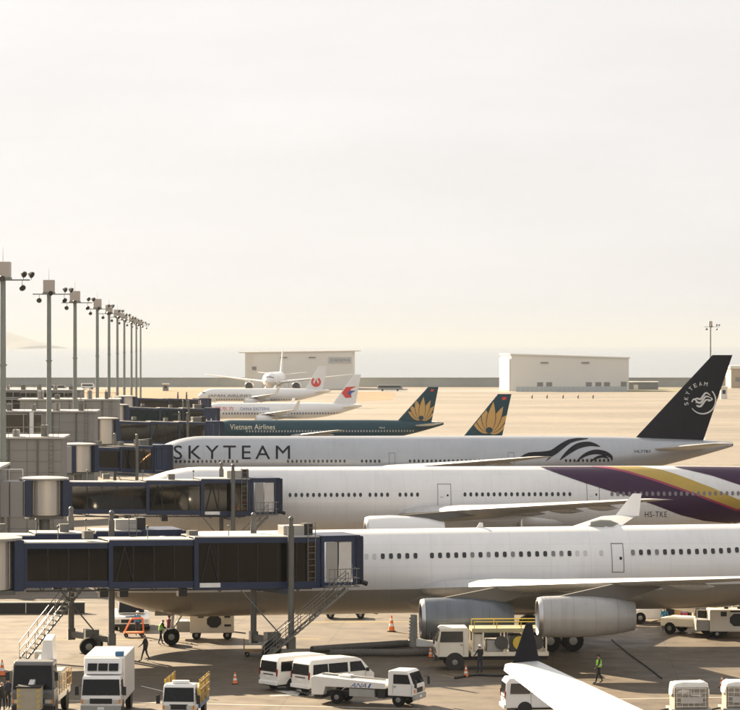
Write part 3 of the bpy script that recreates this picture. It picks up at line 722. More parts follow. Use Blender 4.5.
HW = pm('hangar_cladding', (.74, .715, .65), .6, 0, .04, .04)
HS = pm('hangar_door_white', (.74, .70, .62), .5, 0, .04, .1)
HD = pm('hangar_dark', (.20, .20, .19), .6, 0, .1, .3)
def hangar(label, p, yaw, wd, dp, hl, hr, eave=0):
    h = thing('hangar', label, 'hangar', p, yaw)
    MB().hexa([(0, 0, 0), (wd, 0, 0), (wd, dp, 0), (0, dp, 0), (0, 0, hl), (wd, 0, hr), (wd, dp, hr), (0, dp, hl)]).build('wall', HW, h)
    MB().hexa([(-.5 - eave, -.5, hl), (wd + .5 + eave, -.5, hr), (wd + .5 + eave, dp + .5, hr), (-.5 - eave, dp + .5, hl), (-.5 - eave, -.5, hl + .55), (wd + .5 + eave, -.5, hr + .55), (wd + .5 + eave, dp + .5, hr + .55), (-.5 - eave, dp + .5, hl + .55)]).build('roof', HS, h)
    return h
h1 = hangar('wide grey hangar on the right with white sliding doors on its left end', G(511, 391), R(6), 52, 30, 15.7, 14.1)
for k in range(5): MB().box(-.7, -.02, 1 + 5.7 * k, 6.2 + 5.7 * k, .2, 14.2).build('sliding_door', HS, h1)
for x in (11.5, 15.5, 33, 37.2, 41): MB().box(x, x + 2.6, -.12, .05, 2.0, 3.8).build('window', HD, h1)
for x in (13, 31): MB().box(x, x + 3.4, -.4, .05, 12.0, 12.6).build('vent', HD, h1)
MB().box(48.5, 51, -.15, .05, .1, 4).build('door', HD, h1)
fm = pm('fence_pale', (.42, .46, .46), .5)
fn = thing('fence', 'pale low fence along the foot of the right hangar', 'fence', G(516, 391.8), R(6))
for k in range(24): MB().box(2 * k, 2 * k + 1.92, 0, .06, 0, 2.2).build('panel', fm, fn)
h2 = hangar('grey hangar on the left with a small sign, behind the head-on airliner', G(245, 389), R(-1.2), 49, 36, 16.3, 17.1, 2.2)
MB().box(38.0, 48.4, -.3, -.05, 11.8, 14.6).build('sign', pm('sign_pale', (.52, .51, .47), .5), h2)
vs, fs = text_mesh('BOEING', 1.05)
SIGNB = pm('sign_blue', (.10, .16, .30), .5)
MB().add([(41.0 + 6.8 * u, -.36, 12.5 + 1.3 * v) for u, v in vs], fs).build('sign_lettering', SIGNB, h2)
ring = [(39.6 + .75 * math.cos(a), 13.15 + .75 * math.sin(a)) for a in [2 * math.pi * k / 16 for k in range(16)]]; rin = [(39.6 + (x - 39.6) * .7, 13.15 + (z - 13.15) * .7) for x, z in ring]
MB().add([(x, -.37, z) for x, z in ring + rin], [(k, (k + 1) % 16, 16 + (k + 1) % 16, 16 + k) for k in range(16)]).build('sign_emblem', SIGNB, h2)
for x in (16, 29): MB().box(x, x + 3.2, -.4, .05, 14.1, 14.6).build('vent', HD, h2)
MB().box(3.2, 5.2, -.3, .05, 8.6, 10.2).build('vent', HD, h2)
for k in range(4): MB().box(.6 + .9 * k, 1.3 + .9 * k, -.25, -.02, .2, 15.6).build('sliding_door', HS, h2)
b3 = thing('airport_building', 'low tan building at the right edge beyond the dark tail', 'building', G(731, 388), 0)
MB().box(0, 60, 0, 20, 0, 9.0).build('wall', pm('tan_wall', (.45, .36, .25), .7), b3); MB().box(-.5, 60.5, -.5, 20.5, 9.0, 10.4).build('roof', HS, b3)
for k in range(6): MB().box(2 + 6 * k, 6 + 6 * k, -.1, .05, 3, 5).build('window', HD, b3)
b4 = thing('airport_building', 'small grey shed beside the right hangar', 'building', G(627, 389.6), 0)
MB().box(0, 14, 0, 8, 0, 3.2).build('wall', HD, b4); MB().box(-.3, 14.3, -.3, 8.3, 3.2, 3.6).build('roof', HW, b4); MB().box(3, 5, -.1, .05, .1, 2.2).build('door', HS, b4)

# ---------------------------------------------------------------- floodlight masts along the pier
MAST = pm('mast_grey', (.19, .215, .20), .6, .1, .14, .9); BOXM = pm('mast_head_beige', (.42, .38, .34), .6, 0, .06, 1.2)
LAMP = pm('lamp_housing', (.30, .30, .29), .4, .4, .1); LENS = pm('lamp_lens_dark', (.02, .02, .022), .2)
def mast(label, p, top=28.0, k=1.0):
    m = thing('floodlight_mast', label, 'light mast', p, random.uniform(-.15, .15), 'floodlight masts along the pier')
    MB().cyl((0, 0, 0), (0, 0, top - 1.5), .34 * k, .26 * k, 16).build('pole', MAST, m, True)
    MB().cyl((0, 0, 0), (0, 0, .25), .8, .8, 16).build('base_plate', MAST, m)
    for z in (9.0, 18.0): MB().cyl((0, 0, z), (0, 0, z + .15), .4 * k, .4 * k, 16).build('collar', MAST, m)
    hb = MB().box(-.72 * k, .72 * k, -.6, .6, top - 1.5, top).build('head_box', BOXM, m, bevel=.04)
    MB().box(-.78 * k, .78 * k, -.66, .66, top - 1.75, top - 1.5).build('skirt', MAST, hb)
    MB().cyl((0, 0, top), (0, 0, top + 1.4), .025, .01, 5).build('lightning_rod', MAST, hb)
    MB().cyl((-2.0, 0, top - 1.75), (2.6, 0, top - 1.75), .07).cyl((0, -1.6, top - 1.9), (0, 1.2, top - 1.9), .07).build('arm', MAST, m)
    for (x, y, z, a, b) in ((2.0, .2, .55, .9, -.45), (2.75, .1, .5, 1.0, -.5), (1.9, -.2, -.75, .5, -.6), (-1.2, -.3, -.75, -.15, -.35), (.2, -1.6, .1, .1, -.3)):
        d = Vector((math.sin(a), -math.cos(a), b)).normalized(); c = Vector((x, y, top - 1.75 + z))
        l = MB().lathe([(-.34, .06), (-.3, .2), (0, .33), (.08, .33)], c, d, 14).build('floodlight', LAMP, m, True)
        MB().lathe([(.082, .02), (.085, .30)], c, d, 14).build('lens', LENS, l)
        MB().cyl(c - d * .2, (x, y * .4, top - 1.75), .03, .03, 5).build('bracket', MAST, l)
    return m
MY = [279, 357, 430, 504, 580, 655, 730, 805, 875, 945]; MP = [3, 49, 75, 97.3, 109, 117.4, 124.3, 131.5, 136.3, 140.6]
where = ['tallest floodlight mast at the left picture edge', 'second floodlight mast from the left, above the nearest complete bridge drum', 'third floodlight mast from the left', 'fourth floodlight mast from the left', 'fifth floodlight mast from the left', 'sixth floodlight mast from the left', 'seventh floodlight mast from the left', 'third last of the shrinking floodlight masts', 'second last of the shrinking floodlight masts', 'farthest and shortest-looking floodlight mast of the row']
for y_, p_, l_ in zip(MY, MP, where): mast(l_, Vector(((p_ - CX) * y_ / F, y_, 0)))
mo = mast('lone pale floodlight mast behind the dark blue tail', Vector(((710.5 - CX) * 900 / F, 900, 0)), 27.4, .75)

# ---------------------------------------------------------------- boarding bridges
BLUE = pm('bridge_blue', (.0075, .020, .062), .42, 0, .15, .8, spec=.4)
BDARK = pm('bridge_mullion', (.012, .011, .011), .5, .2, .2, 2)
ROOFW = pm('bridge_roof', (.40, .39, .37), .45, .1, .1, .7)
DRUM = pm('drum_steel', (.55, .51, .45), .38, .6, .06, .5)
CORR = pm('corridor_grey', (.30, .29, .27), .6, 0, .06, .5)
COLM = pm('column_grey', (.13, .13, .118), .5, .35, .16, 1.5)
STAIR = pm('stair_galvanised', (.17, .165, .15), .45, .5, .15, 3)
SIGNW = pm('plate_white', (.75, .75, .72), .5)
TINT = glass('tinted_glass', (.15, .115, .085), .9)
INTER = pm('bridge_interior', (.16, .12, .085), .8, 0, .2, 1)

def stairs(root, top, bot, width, n, wl, name='stair'):
    """steel stair between two world points, as parts of the bridge"""
    t, b = wl(top), wl(bot); d = (b - t); hd = Vector((d.x, d.y, 0)).normalized(); sd = Vector((-hd.y, hd.x, 0)) * width / 2
    st = MB()
    for s in (-1, 1):
        o = sd * s; u = Vector((0, 0, .085))
        st.hexa([t + o - u, t + o * 1.06 - u, b + o * 1.06 - u, b + o - u, t + o + u, t + o * 1.06 + u, b + o * 1.06 + u, b + o + u])
    so = st.build(name, STAIR, root)
    for k in range(n):
        p = t + d * ((k + .5) / n); tr = MB(); q = [p + sd - hd * .14, p + sd + hd * .14, p - sd + hd * .14, p - sd - hd * .14]
        tr.hexa([v - Vector((0, 0, .03)) for v in q] + [v + Vector((0, 0, .03)) for v in q]); tr.build('tread', STAIR, so)
    for s in (-1, 1):
        r = MB(); o = sd * s * 1.05
        for h in (.55, 1.05): r.tube([t + o + Vector((0, 0, h)), b + o + Vector((0, 0, h))], .028, 6)
        for k in range(8): p = t + d * (k / 7) + o; r.cyl(p, p + Vector((0, 0, 1.05)), .022, .022, 5)
        r.build('handrail', STAIR, so)
    return so

def bridge(label, rot, end, z0, z1, h=3.2, secs=(.42, .36, .22), coltz=.78, lod=2, stair=None, drum=1.62, sign=True, hs=(2.75, 3.0, 3.25), corr=14, skew=0.):
    rot, end = Vector((*rot, 0)), Vector((*end, 0)); d = end - rot; Lb = d.length; yaw = math.atan2(d.y, d.x)
    g = thing('boarding_bridge', label, 'jet bridge', rot, yaw, 'boarding bridges along the pier')
    wl = lambda p: Matrix.Rotation(-yaw, 3, 'Z') @ (Vector(p) - rot)
    zf = lambda x: z0 + (z1 - z0) * x / Lb
    # rotunda
    dr = MB().lathe([(z0 - .05, drum - .25), (z0, drum), (z0 + h - .05, drum)], (0, 0, 0), (0, 0, 1), 40).build('rotunda_drum', DRUM, g, True)
    if lod > 1:
        for k in range(20):
            a = 2 * math.pi * (k + .5) / 20
            MB().box(-.012, .012, -.012, .012, z0 + .1, z0 + h - .12).build('drum_seam', DRUM, dr).location = (math.cos(a) * (drum), math.sin(a) * (drum), 0)
    MB().lathe([(z0 + h - .04, drum + .5), (z0 + h + .12, drum + .55), (z0 + h + .2, drum + .1), (z0 + h + .28, .3)], (0, 0, 0), (0, 0, 1), 40).build('rotunda_roof', ROOFW, g, True)
    MB().cyl((0, 0, 0), (0, 0, z0), .55, .5, 16).box(-1.5, 1.5, -1.2, 1.2, z0 - .35, z0 - .06).build('rotunda_column', COLM, g)
    for xa in (drum - .25, -drum - .35): MB().box(xa, xa + .6, -1.55, 1.55, z0 - .1, z0 + h - .02).build('rotunda_portal', BLUE, g, bevel=.03)
    co = MB().box(-drum - corr, -drum - .36, -1.5, 1.5, z0 - .05, z0 + h - .1).build('corridor', CORR, g)
    if lod > 1:
        for k in range(int(corr / 1.2)): MB().box(-drum - .5 - 1.2 * k, -drum - .44 - 1.2 * k, -1.56, -1.49, z0, z0 + h - .15).build('mullion', BDARK, co)
        rl = MB()
        for k in range(int(corr / 1.2)): rl.cyl((-drum - .5 - 1.2 * k, -1.4, z0 + h - .1), (-drum - .5 - 1.2 * k, -1.4, z0 + h + .95), .03, .03, 5)
        rl.tube([(-drum - .5, -1.4, z0 + h + .95), (-drum - corr, -1.4, z0 + h + .95)], .035, 5).build('railing', SIGNW, co)
    MB().box(-drum - corr + .5, -drum - corr + 1.3, -.5, .5, 0, z0 - .06).build('pier_leg', COLM, g)
    # tunnel sections
    x = drum + .36; tot = Lb - x; edges = [x]
    for f in secs: edges.append(edges[-1] + tot * f)
    for i in range(len(secs)):
        a, b = edges[i], edges[i + 1] - (.02 if i == len(secs) - 1 else -.35); hh = hs[min(i, len(hs) - 1)]; w_ = 1.25 + .13 * i
        up = (h - hh) * .35
        zb = lambda x_: zf(x_) + up
        def hx(m, x0, x1, y0, y1, lo, hi): return m.hexa([(x0, y0, zb(x0) + lo), (x1, y0, zb(x1) + lo), (x1, y1, zb(x1) + lo), (x0, y1, zb(x0) + lo), (x0, y0, zb(x0) + hi), (x1, y0, zb(x1) + hi), (x1, y1, zb(x1) + hi), (x0, y1, zb(x0) + hi)])
        fr = MB(); e = .27
        for s in (-1, 1):
            y0, y1 = (s * w_, s * (w_ - .16)) if s > 0 else (s * w_, s * (w_ - .16))
            y0, y1 = min(y0, y1), max(y0, y1)
            hx(fr, a, b, y0, y1, 0, .42); hx(fr, a, b, y0, y1, hh - .34, hh)
            hx(fr, a, a + e, y0, y1, .42, hh - .34); hx(fr, b - e, b, y0, y1, .42, hh - .34)
        hx(fr, a, b, -w_ + .16, w_ - .16, .0, .12)
        to = fr.build('tunnel_section', BLUE, g)
        hx(MB(), a + .02, b - .02, -w_ + .02, w_ - .02, hh, hh + .07).build('tunnel_roof', ROOFW, to)
        hx(MB(), a + .05, b - .05, -w_ + .17, w_ - .17, .12, .16).build('floor', INTER, to)
        span = b - a - 2 * e; nb = max(1, round(span / (1.25 if lod > 1 else 2.2))); bw = span / nb
        if lod > 0:
            for s in (-1, 1):
                for k in range(1, nb):
                    xx = a + e + bw * k; y0 = s * (w_ - .05); hx(MB(), xx - .03, xx + .03, min(y0, y0 - s * .08), max(y0, y0 - s * .08), .42, hh - .34).build('mullion', BDARK, to)
                yb = s * (w_ - .03)
                if i:
                    xm = a + e + .75
                    for dx in (-.55, .55): MB().cyl((xm, yb, zb(xm) + hh - .4), (xm + dx, yb, zb(xm) + .46), .045, .045, 6).build('diagonal_brace', BDARK, to)
        for s in (-1, 1):
            y0 = s * (w_ - .11)
            for k in range(nb):
                hx(MB(), a + e + bw * k + .03, a + e + bw * (k + 1) - .03, y0 - .01, y0 + .01, .42, hh - .34).build('glass_pane', TINT, to)
        if lod > 1 and sign and i == len(secs) - 1:
            hx(MB(), a + .35, a + 1.7, -w_ - .03, -w_ - .005, .12, .4).build('name_plate', SIGNW, to)
        if lod > 1:
            for k in range(3):
                xx = a + span * (k + .7) / 3; c = [(xx + .35 * q, -.4, zb(xx) - .02 - .22 * math.sin(math.pi * q)) for q in [j / 6 for j in range(7)]]
                MB().tube(c, .03, 5).build('cable_loop', BDARK, to)
    if lod > 1:
        for f in (.34, .40, .58):
            MB().box(Lb * f - .3, Lb * f + .25, -.9, -.3, zf(Lb * f) - .55, zf(Lb * f) - .03).build('control_box', BDARK, g, bevel=.02)
        MB().tube([(drum + .6, -.9, zf(2) - .12), (Lb - .4, -.9, zf(Lb) - .12)], .06, 6).build('conduit', COLM, g)
        for f in (.2, .47, .72): MB().cyl((Lb * f, -.9, zf(Lb * f) + h), (Lb * f, -.9, zf(Lb * f) + h + .75), .03, .03, 5).sph((Lb * f, -.9, zf(Lb * f) + h + .8), .1, 8).build('beacon', COLM, g)
    # lift columns and bogie
    xc = Lb * coltz; wc = 2.15
    for s in (-1, 1):
        xk = xc; xc = xk - s * skew
        lc = MB().cyl((xc, s * wc, .95), (xc, s * wc, zf(xc) + h + .9), .2, .2, 12).build('lift_column', COLM, g, True)
        MB().box(xc - .24, xc + .24, s * wc - .24, s * wc + .24, .75, 1.5).build('column_foot', COLM, lc)
        MB().cyl((xc, s * wc, zf(xc) + h + .9), (xc, s * wc, zf(xc) + h + 1.25), .14, .14, 10).sph((xc, s * wc, zf(xc) + h + 1.35), .17).build('column_cap', COLM, lc, True)
        xc = xk
    MB().hexa([(xc + skew - .2, -wc, .92), (xc + skew + .2, -wc, .92), (xc - skew + .2, wc, .92), (xc - skew - .2, wc, .92), (xc + skew - .2, -wc, 1.3), (xc + skew + .2, -wc, 1.3), (xc - skew + .2, wc, 1.3), (xc - skew - .2, wc, 1.3)]).box(xc - .45, xc + .45, -.4, .4, .85, 1.6).build('cross_beam', COLM, g)
    MB().hexa([(xc + (skew if j < 2 or 3 < j < 6 else -skew) + (-.15 if j % 4 in (0, 3) else .15), -wc if j % 4 < 2 else wc, zf(xc) - (.42 if j < 4 else .06)) for j in range(8)]).build('hanger_beam', BLUE, g)
    bo = MB().cyl((xc, -1.0, .5), (xc, 1.0, .5), .16).box(xc - .55, xc + .55, -.3, .3, .35, .85).build('bogie', COLM, g)
    for s in (-1, 1): wheel_pair(bo, (xc + .35 * s, s * .95, .58), .58, .5)
    MB().tube([(xc - .1, -wc, 1.6), (xc - 2.6, -wc + .6, zf(xc) - .1)], .05, 6).build('brace', COLM, g)
    # roof equipment
    if lod > 0:
        ac = MB().box(Lb * .93 - .7, Lb * .93 + .7, -.6, .6, zf(Lb) + h + .08, zf(Lb) + h + .85).build('air_conditioner', CORR if lod > 1 else COLM, g, bevel=.03)
        MB().box(Lb * .93 + .72, Lb * .93 + 1.3, -.5, .5, zf(Lb) + h + .08, zf(Lb) + h + .95).build('grille', BDARK, ac)
        for f in (.3, .62): MB().box(Lb * f - .3, Lb * f + .3, -.3, .3, zf(Lb * f) + h + .03, zf(Lb * f) + h + .5).build('roof_box', COLM, g)
    # cab
    zc_ = zf(Lb); ch = h + .12; x0 = Lb; x1 = Lb + 2.3
    fr = MB().box(x0, x1, -1.65, 1.65, zc_ - .05, zc_ + .28).box(x0, x1, -1.65, 1.65, zc_ + ch - .3, zc_ + ch)
    for xx in (x0, x1 - .2):
        for yy in (-1.65, 1.45): fr.box(xx, xx + .2, yy, yy + .2, zc_ + .28, zc_ + ch - .3)
    cb = fr.build('cab', BLUE, g)
    MB().box(x0 + .35, x0 + 1.1, -1.62, -1.55, zc_ + .3, zc_ + ch - .32).build('service_door', CORR if lod > 1 else BLUE, cb)
    MB().box(x0 + 1.2, x1 - .25, -1.6, -1.56, zc_ + .3, zc_ + ch - .32).build('side_window', pm('cab_panel_pale', (.55, .53, .5), .5) if lod > 1 else BLUE, cb)
    MB().box(x0 - .05, x1 + .3, -1.7, 1.7, zc_ + ch, zc_ + ch + .1).build('cab_roof', BLUE, cb)
    MB().box(x1, x1 + .55, -1.75, 1.9, zc_ + .1, zc_ + ch + .05).build('canopy_bellows', pm('canopy_cloth', (.012, .018, .04), .85, 0, .2, 3, .4), cb, bevel=.1)
    MB().cyl((x1 + .3, -1.9, zc_ + .3), (x1 + .7, -1.9, zc_ + .15), .16).build('bumper_roller', BDARK, cb)
    if lod > 1:
        ld = MB().box(x0 + .1, x1 - .1, -2.75, -1.66, zc_ + .02, zc_ + .1)
        lo = ld.build('landing', STAIR, cb); r = MB()
        for q in range(6): r.cyl((x0 + .15 + .37 * q, -2.72, zc_ + .1), (x0 + .15 + .37 * q, -2.72, zc_ + 1.2), .022, .022, 5)
        for hh_ in (.6, 1.2): r.tube([(x0 + .12, -2.72, zc_ + hh_), (x1 - .12, -2.72, zc_ + hh_), (x1 - .12, -1.7, zc_ + hh_)], .025, 5)
        r.build('railing', STAIR, lo)
        lad = MB()
        for s in (0, .5): lad.cyl((x0 - .9 + s, -1.62, zc_ + .4), (x0 - .9 + s, -1.62, zc_ + ch + 1.0), .03, .03, 6)
        for q in range(9): lad.cyl((x0 - .9, -1.62, zc_ + .6 + .4 * q), (x0 - .4, -1.62, zc_ + .6 + .4 * q), .02, .02, 5)
        lad.build('ladder', STAIR, cb)
    if stair: stairs(g, *stair, wl)
    return g
X = lambda px_, Y: (px_ - CX) * Y / F
bridge('dark blue glass boarding bridge nearest the camera, its stair leading down toward the white vans', (X(-13, 179.2), 179.2), (X(313, 186.6), 186.6), 4.95, 4.55, 3.05, (.28, .285, .435), .87, 2, skew=.55,
       stair=(Vector((X(347, 184), 184.2, 4.55)), Vector((X(263, 183), 183.2, .1)), 1.0, 17))
bridge('boarding bridge mostly hidden behind the nearest one, on two columns above a wheel bogie', (X(-60, 185.2), 185.2), (X(138, 188.6), 188.6), 5.0, 4.75, 3.1, (.36, .36, .28), .76, 2, corr=4, skew=.95,
       stair=(Vector((X(84, 185), 185.6, 4.9)), Vector((X(20, 182), 183.4, .1)), 1.0, 17))
bridge('dark blue boarding bridge reaching the purple and gold airliner, with round steel drum', (X(44, 254), 254), (X(247, 259.3), 259.3), 5.15, 4.85, 3.1, (.42, .30,   .28), .90, 2, stair=(Vector((X(268, 257), 256.8, 4.8)), Vector((X(214, 256), 256.2, .1)), 1.0, 15))
bridge('short blue boarding bridge at the nose of the silver airliner', (X(77.5, 343), 343), (X(146, 350), 350), 5.05, 4.6, 3.15, (.4, .3, .3), .7, 1)
bridge('fourth boarding bridge back, partly hidden behind the silver nose', (X(104, 436), 436), (X(203, 441.5), 441.5), 5.2, 4.5, 3.7, (.36, .32, .32), .8, 1, hs=(3.3, 3.5, 3.7))
bridge('fifth boarding bridge back, ending at the lettered teal airliner', (X(116.5, 535), 535), (X(203, 540), 540), 5.0, 4.2, 3.9, (.4, .3, .3), .8, 1, hs=(3.5, 3.7, 3.9))
bridge('farthest dark boarding bridge, behind the other two stacked above the silver nose', (X(126, 612), 612), (X(196, 620), 620), 4.9, 4.2, 4.2, (.5, .5), .8, 0, hs=(3.9, 4.1))

# ---------------------------------------------------------------- pier link buildings behind the bridges
PANEL = pm('cladding_panel', (.235, .228, .212), .55, .05, .05, .6); COPE = pm('coping_light', (.40, .385, .36), .5)
DGL = glass('building_glass', (.16, .13, .10), .9, .05); GOLDW = pm('window_reflection_tan', (.34, .25, .15), .7, 0, .3, .8); DKW = pm('louvre_dark', (.035, .04, .042), .4, .2, .2, 2)  # golden window reflection painted as a tan fill behind the panes
def link(label, Y, px0, px1, ztop, dep, pw, ph, rows, cols, win=()):
    s = F / Y; xa, xb = X(px0, Y), X(px1, Y)
    g = thing('pier_building', label, 'building', (xb, Y, 0), R(2), 'pier link buildings')
    wd = xb - xa
    MB().box(-wd, 0, 0, dep, 0, ztop - .2).build('wall', pm('wall_joint', (.20, .19, .18), .8), g)
    MB().box(-wd - .3, .3, -.35, dep + .3, ztop - .2, ztop).build('coping', COPE, g)
    src = None
    for r in range(rows):
        for c in range(cols):
            xc, zc = -(c + .5) * pw, ztop - .22 - (r + .5) * ph
            if xc < -wd: continue
            if any(a < xc < b and lo < zc < hi for a, b, lo, hi in [(q[0], q[1], q[2], q[3]) for q in win]): continue
            if src is None: src = MB().box(-pw / 2 + .025, pw / 2 - .025, -.08, .0, -ph / 2 + .02, ph / 2 - .02).build('cladding_panel', PANEL, g); src.location = (xc, 0, zc)
            else: share(src, (xc, 0, zc), g)
    for a, b, lo, hi, mt in win:
        wf = MB().box(a, b, -.02, .05, lo, hi).build('window', mt, g)
        MB().box(a, b, -.06, -.04, lo + .05, hi - .05).build('pane', DGL, wf)
        n = max(1, int((b - a) / 2.4))
        fm_ = MB().box(a - .08, b + .08, -.14, -.03, lo - .12, lo).box(a - .08, b + .08, -.14, -.03, hi, hi + .12)
        for k in range(n + 1): q = a + (b - a) * k / n; fm_.box(q - .05, q + .05, -.13, -.03, lo, hi)
        fm_.build('frame', COPE, wf)
    rl = MB()
    for k in range(int(wd / 1.5)): rl.cyl((-.3 - 1.5 * k, .2, ztop), (-.3 - 1.5 * k, .2, ztop + 1.0), .03, .03, 5)
    rl.tube([(-.2, .2, ztop + 1), (-wd, .2, ztop + 1)], .035, 5).build('railing', COLM, g)
    random.seed(int(Y))
    for k in range(5):                                  # plant and pipes on the roof and walls
        x = -1.5 - k * min(3.2, wd / 6); hgt = random.uniform(.7, 1.5)
        ru = MB().box(x - random.uniform(.5, 1.0), x, 1.2, 2.6, ztop, ztop + hgt).build('roof_unit', (COLM, CORR, GREYD)[k % 3], g, bevel=.04)
        MB().cyl((x - .3, 1.0, ztop), (x - .3, 1.0, ztop + hgt * 1.3), .06, .06, 6).build('vent_pipe', COLM, ru)
        MB().cyl((x - .9, -.2, 0), (x - .9, -.2, ztop - .3), .07, .07, 6).build('wall_pipe', COLM, g)
    for k in range(2):
        x = -.8 - 4.6 * k; la = MB()
        for q in (0, .45): la.cyl((x - q, -.3, 1), (x - q, -.3, ztop + .8), .03, .03, 5)
        for q in range(int(ztop / .45)): la.cyl((x, -.3, 1 + .45 * q), (x - .45, -.3, 1 + .45 * q), .02, .02, 4)
        la.build('wall_ladder', COLM, g)
    return g
GREYD = pm('plant_grey', (.2, .2, .19), .6)
link('unseen grey block off the left picture edge, added to shade the apron', 247, -330, -4, 9.6, 10, 3.5, 1.2, 3, 3)  # out of view; added so its shadow darkens the ground under the front bridge
link('grey panelled pier building at the left edge, behind the second bridge drum', 300, -110, 61, 10.5, 9, 3.5, 1.16, 9, 5)
wb = (X(8, 388) - X(94, 388), X(42, 388) - X(94, 388))
g2 = link('grey panelled pier building with a tan window band and white downpipe', 388, -80, 94, 11.2, 9, 2.3, 1.3, 6, 11, [(-24, wb[1], 8.1, 10.7, GOLDW)])
MB().cyl((X(32, 388) - X(94, 388), -.4, 7.6), (X(32, 388) - X(94, 388), -.4, 11.0), .3, .3, 10).build('downpipe', SIGNW, g2, True)
link('pale pier building with panel grid behind the third mast', 462, 20, 117, 11.4, 9, 2.2, 1.3, 5, 9)
link('long low pier building with dark window bands at far left', 585, -60, 80, 11.0, 14, 3, 1.2, 5, 2, [(-34, -.6, 9.5, 10.5, DKW), (-34, -3.5, 6.9, 9.0, DKW)])
# ---------------------------------------------------------------- ground vehicles
VW = pm('vehicle_white', (.74, .73, .70), .32, 0, .05, 1.2, coat=.3); VCREAM = pm('vehicle_cream', (.68, .63, .53), .4, 0, .08, 1.5)
VGLASS = pm('vehicle_glass', (.006, .007, .009), .12, 0, .2, 2, spec=.22); VBLK = pm('vehicle_black_trim', (.01, .01, .01), .55, 0, .2, 3)
LREDM = pm('tail_lamp_red', (.18, .012, .01), .25); LAMPC = pm('head_lamp', (.6, .6, .58), .12, .3); AMBER = pm('amber_lamp', (.7, .25, .03), .3)
GREYM = pm('equipment_grey', (.33, .33, .31), .5, .1, .1, 2); YEL = pm('safety_yellow', (.55, .40, .05), .5, 0, .12, 2); YGRN = pm('platform_yellow', (.36, .32, .19), .5, 0, .1, 2)
ORG = pm('safety_orange', (.72, .16, .03), .5, 0, .1, 3); BLUV = pm('vehicle_blue', (.03, .12, .25), .4); RUSTB = pm('stake_brown', (.30, .19, .08), .7, 0, .2, 2); CRATE = pm('bucket_beige', (.36, .32, .25), .6, 0, .12, 2)

def prof(poly, hw, mat, name, root, zt=None, taper=.1, bevel=.05, top=None):
    zs = [p[1] for p in poly]; z0 = zt if zt else min(zs); z1 = max(zs)
    yy = lambda z: hw * (1 - taper * max(0, (z - z0) / (z1 - z0)))
    m = MB().loft([[(x, -yy(z), z) for x, z in poly], [(x, yy(z), z) for x, z in poly]])
    return m.build(name, mat, root, False, bevel), yy
def side_panes(root, panes, yy, mat=VGLASS, name='side_window', off=.012, sides=(-1, 1)):
    for s in sides:
        for poly in panes:
            MB().loft([[(x, s * (yy(z) - .05), z) for x, z in poly], [(x, s * (yy(z) + off), z) for x, z in poly]]).build(name, mat, root)
def front_pane(root, a, b, yy, inset, name, mat=VGLASS, off=.015, t0=.06, t1=.94):
    (xa, za), (xb, zb) = a, b; dx, dz = xb - xa, zb - za; l = math.hypot(dx, dz); n = (-dz / l, dx / l)
    if n[0] * (1 if xa + xb > 0 else -1) < 0: n = (-n[0], -n[1])
    q = []
    for t in (t0, t1):
        x, z = xa + dx * t, za + dz * t; y = yy(z) - inset
        q.append([(x - n[0] * .04, -y, z - n[1] * .04), (x - n[0] * .04, y, z - n[1] * .04), (x + n[0] * off, y, z + n[1] * off), (x + n[0] * off, -y, z + n[1] * off)])
    return MB().loft(q).build(name, mat, root)
def wheels(root, xs, y, r, w=.24, arch=None):
    for x in xs:
        for s in (-1, 1):
            wheel_pair(root, (x, s * y, r), r, w, 'wheel', 16)
            if arch: MB().lathe([(-.02, r * 1.22), (.02, r * 1.22)], (x, s * (arch + .002), r * 1.05), (0, 1, 0), 18).build('wheel_arch', VBLK, root)

def van(label, p, yaw, group='white vans'):
    g = thing('van', label, 'van', p, yaw, group)
    poly = [(-2.38, .38), (-2.42, .95), (-2.36, 1.75), (-2.2, 1.98), (0.2, 2.0), (1.15, 1.95), (1.5, 1.82), (2.15, 1.16), (2.38, .98), (2.44, .4)]
    b, yy = prof(poly, .87, VW, 'body', g, 1.05, .11, .06)
    wz0, wz1 = 1.16, 1.72
    side_panes(g, [[(-2.15, wz0), (-1.05, wz0), (-1.05, wz1), (-2.1, wz1)], [(-.98, wz0), (.42, wz0), (.42, wz1), (-.98, wz1)], [(.6, wz0), (1.78, wz0), (1.42, wz1), (.6, wz1)]], yy)
    front_pane(g, (2.15, 1.16), (1.5, 1.82), yy, .1, 'windscreen'); front_pane(g, (-2.42, 1.08), (-2.36, 1.75), yy, .1, 'rear_window')
    for s in (-1, 1):
        MB().box(-2.46, -2.38, s * .80 - .045, s * .80 + .045, .9, 1.3).build('tail_lamp', LREDM, g); MB().box(2.30, 2.43, s * .68 - .13, s * .68 + .13, .78, .98).build('headlight', LAMPC, g)
        MB().box(1.75, 1.88, s * .97 - .07, s * .97 + .07, 1.12, 1.32).build('mirror', VBLK, g)
        MB().box(.5, .52, s * .872 - .004, s * .872 + .004, .5, 1.15).box(-1.02, -1.0, s * .872 - .004, s * .872 + .004, .5, 1.15).box(1.72, 1.74, s * .872 - .004, s * .872 + .004, .55, 1.1).build('door_seam', LINE, g)
    MB().box(-2.5, -2.38, -.84, .84, .36, .58).build('rear_bumper', VW, g, bevel=.03); MB().box(2.38, 2.5, -.84, .84, .36, .6).build('front_bumper', VW, g, bevel=.03)
    MB().box(-2.45, -2.41, -.2, .2, .75, .9).build('number_plate', SIGNW, g); MB().box(-2.46, -2.4, -.45, .45, .95, 1.0).build('handle_strip', VBLK, g)
    MB().box(-2.3, 2.3, -.7, .7, .28, .4).build('underbody', VBLK, g); wheels(g, (-1.35, 1.25), .78, .33, .2, .868)
    return g

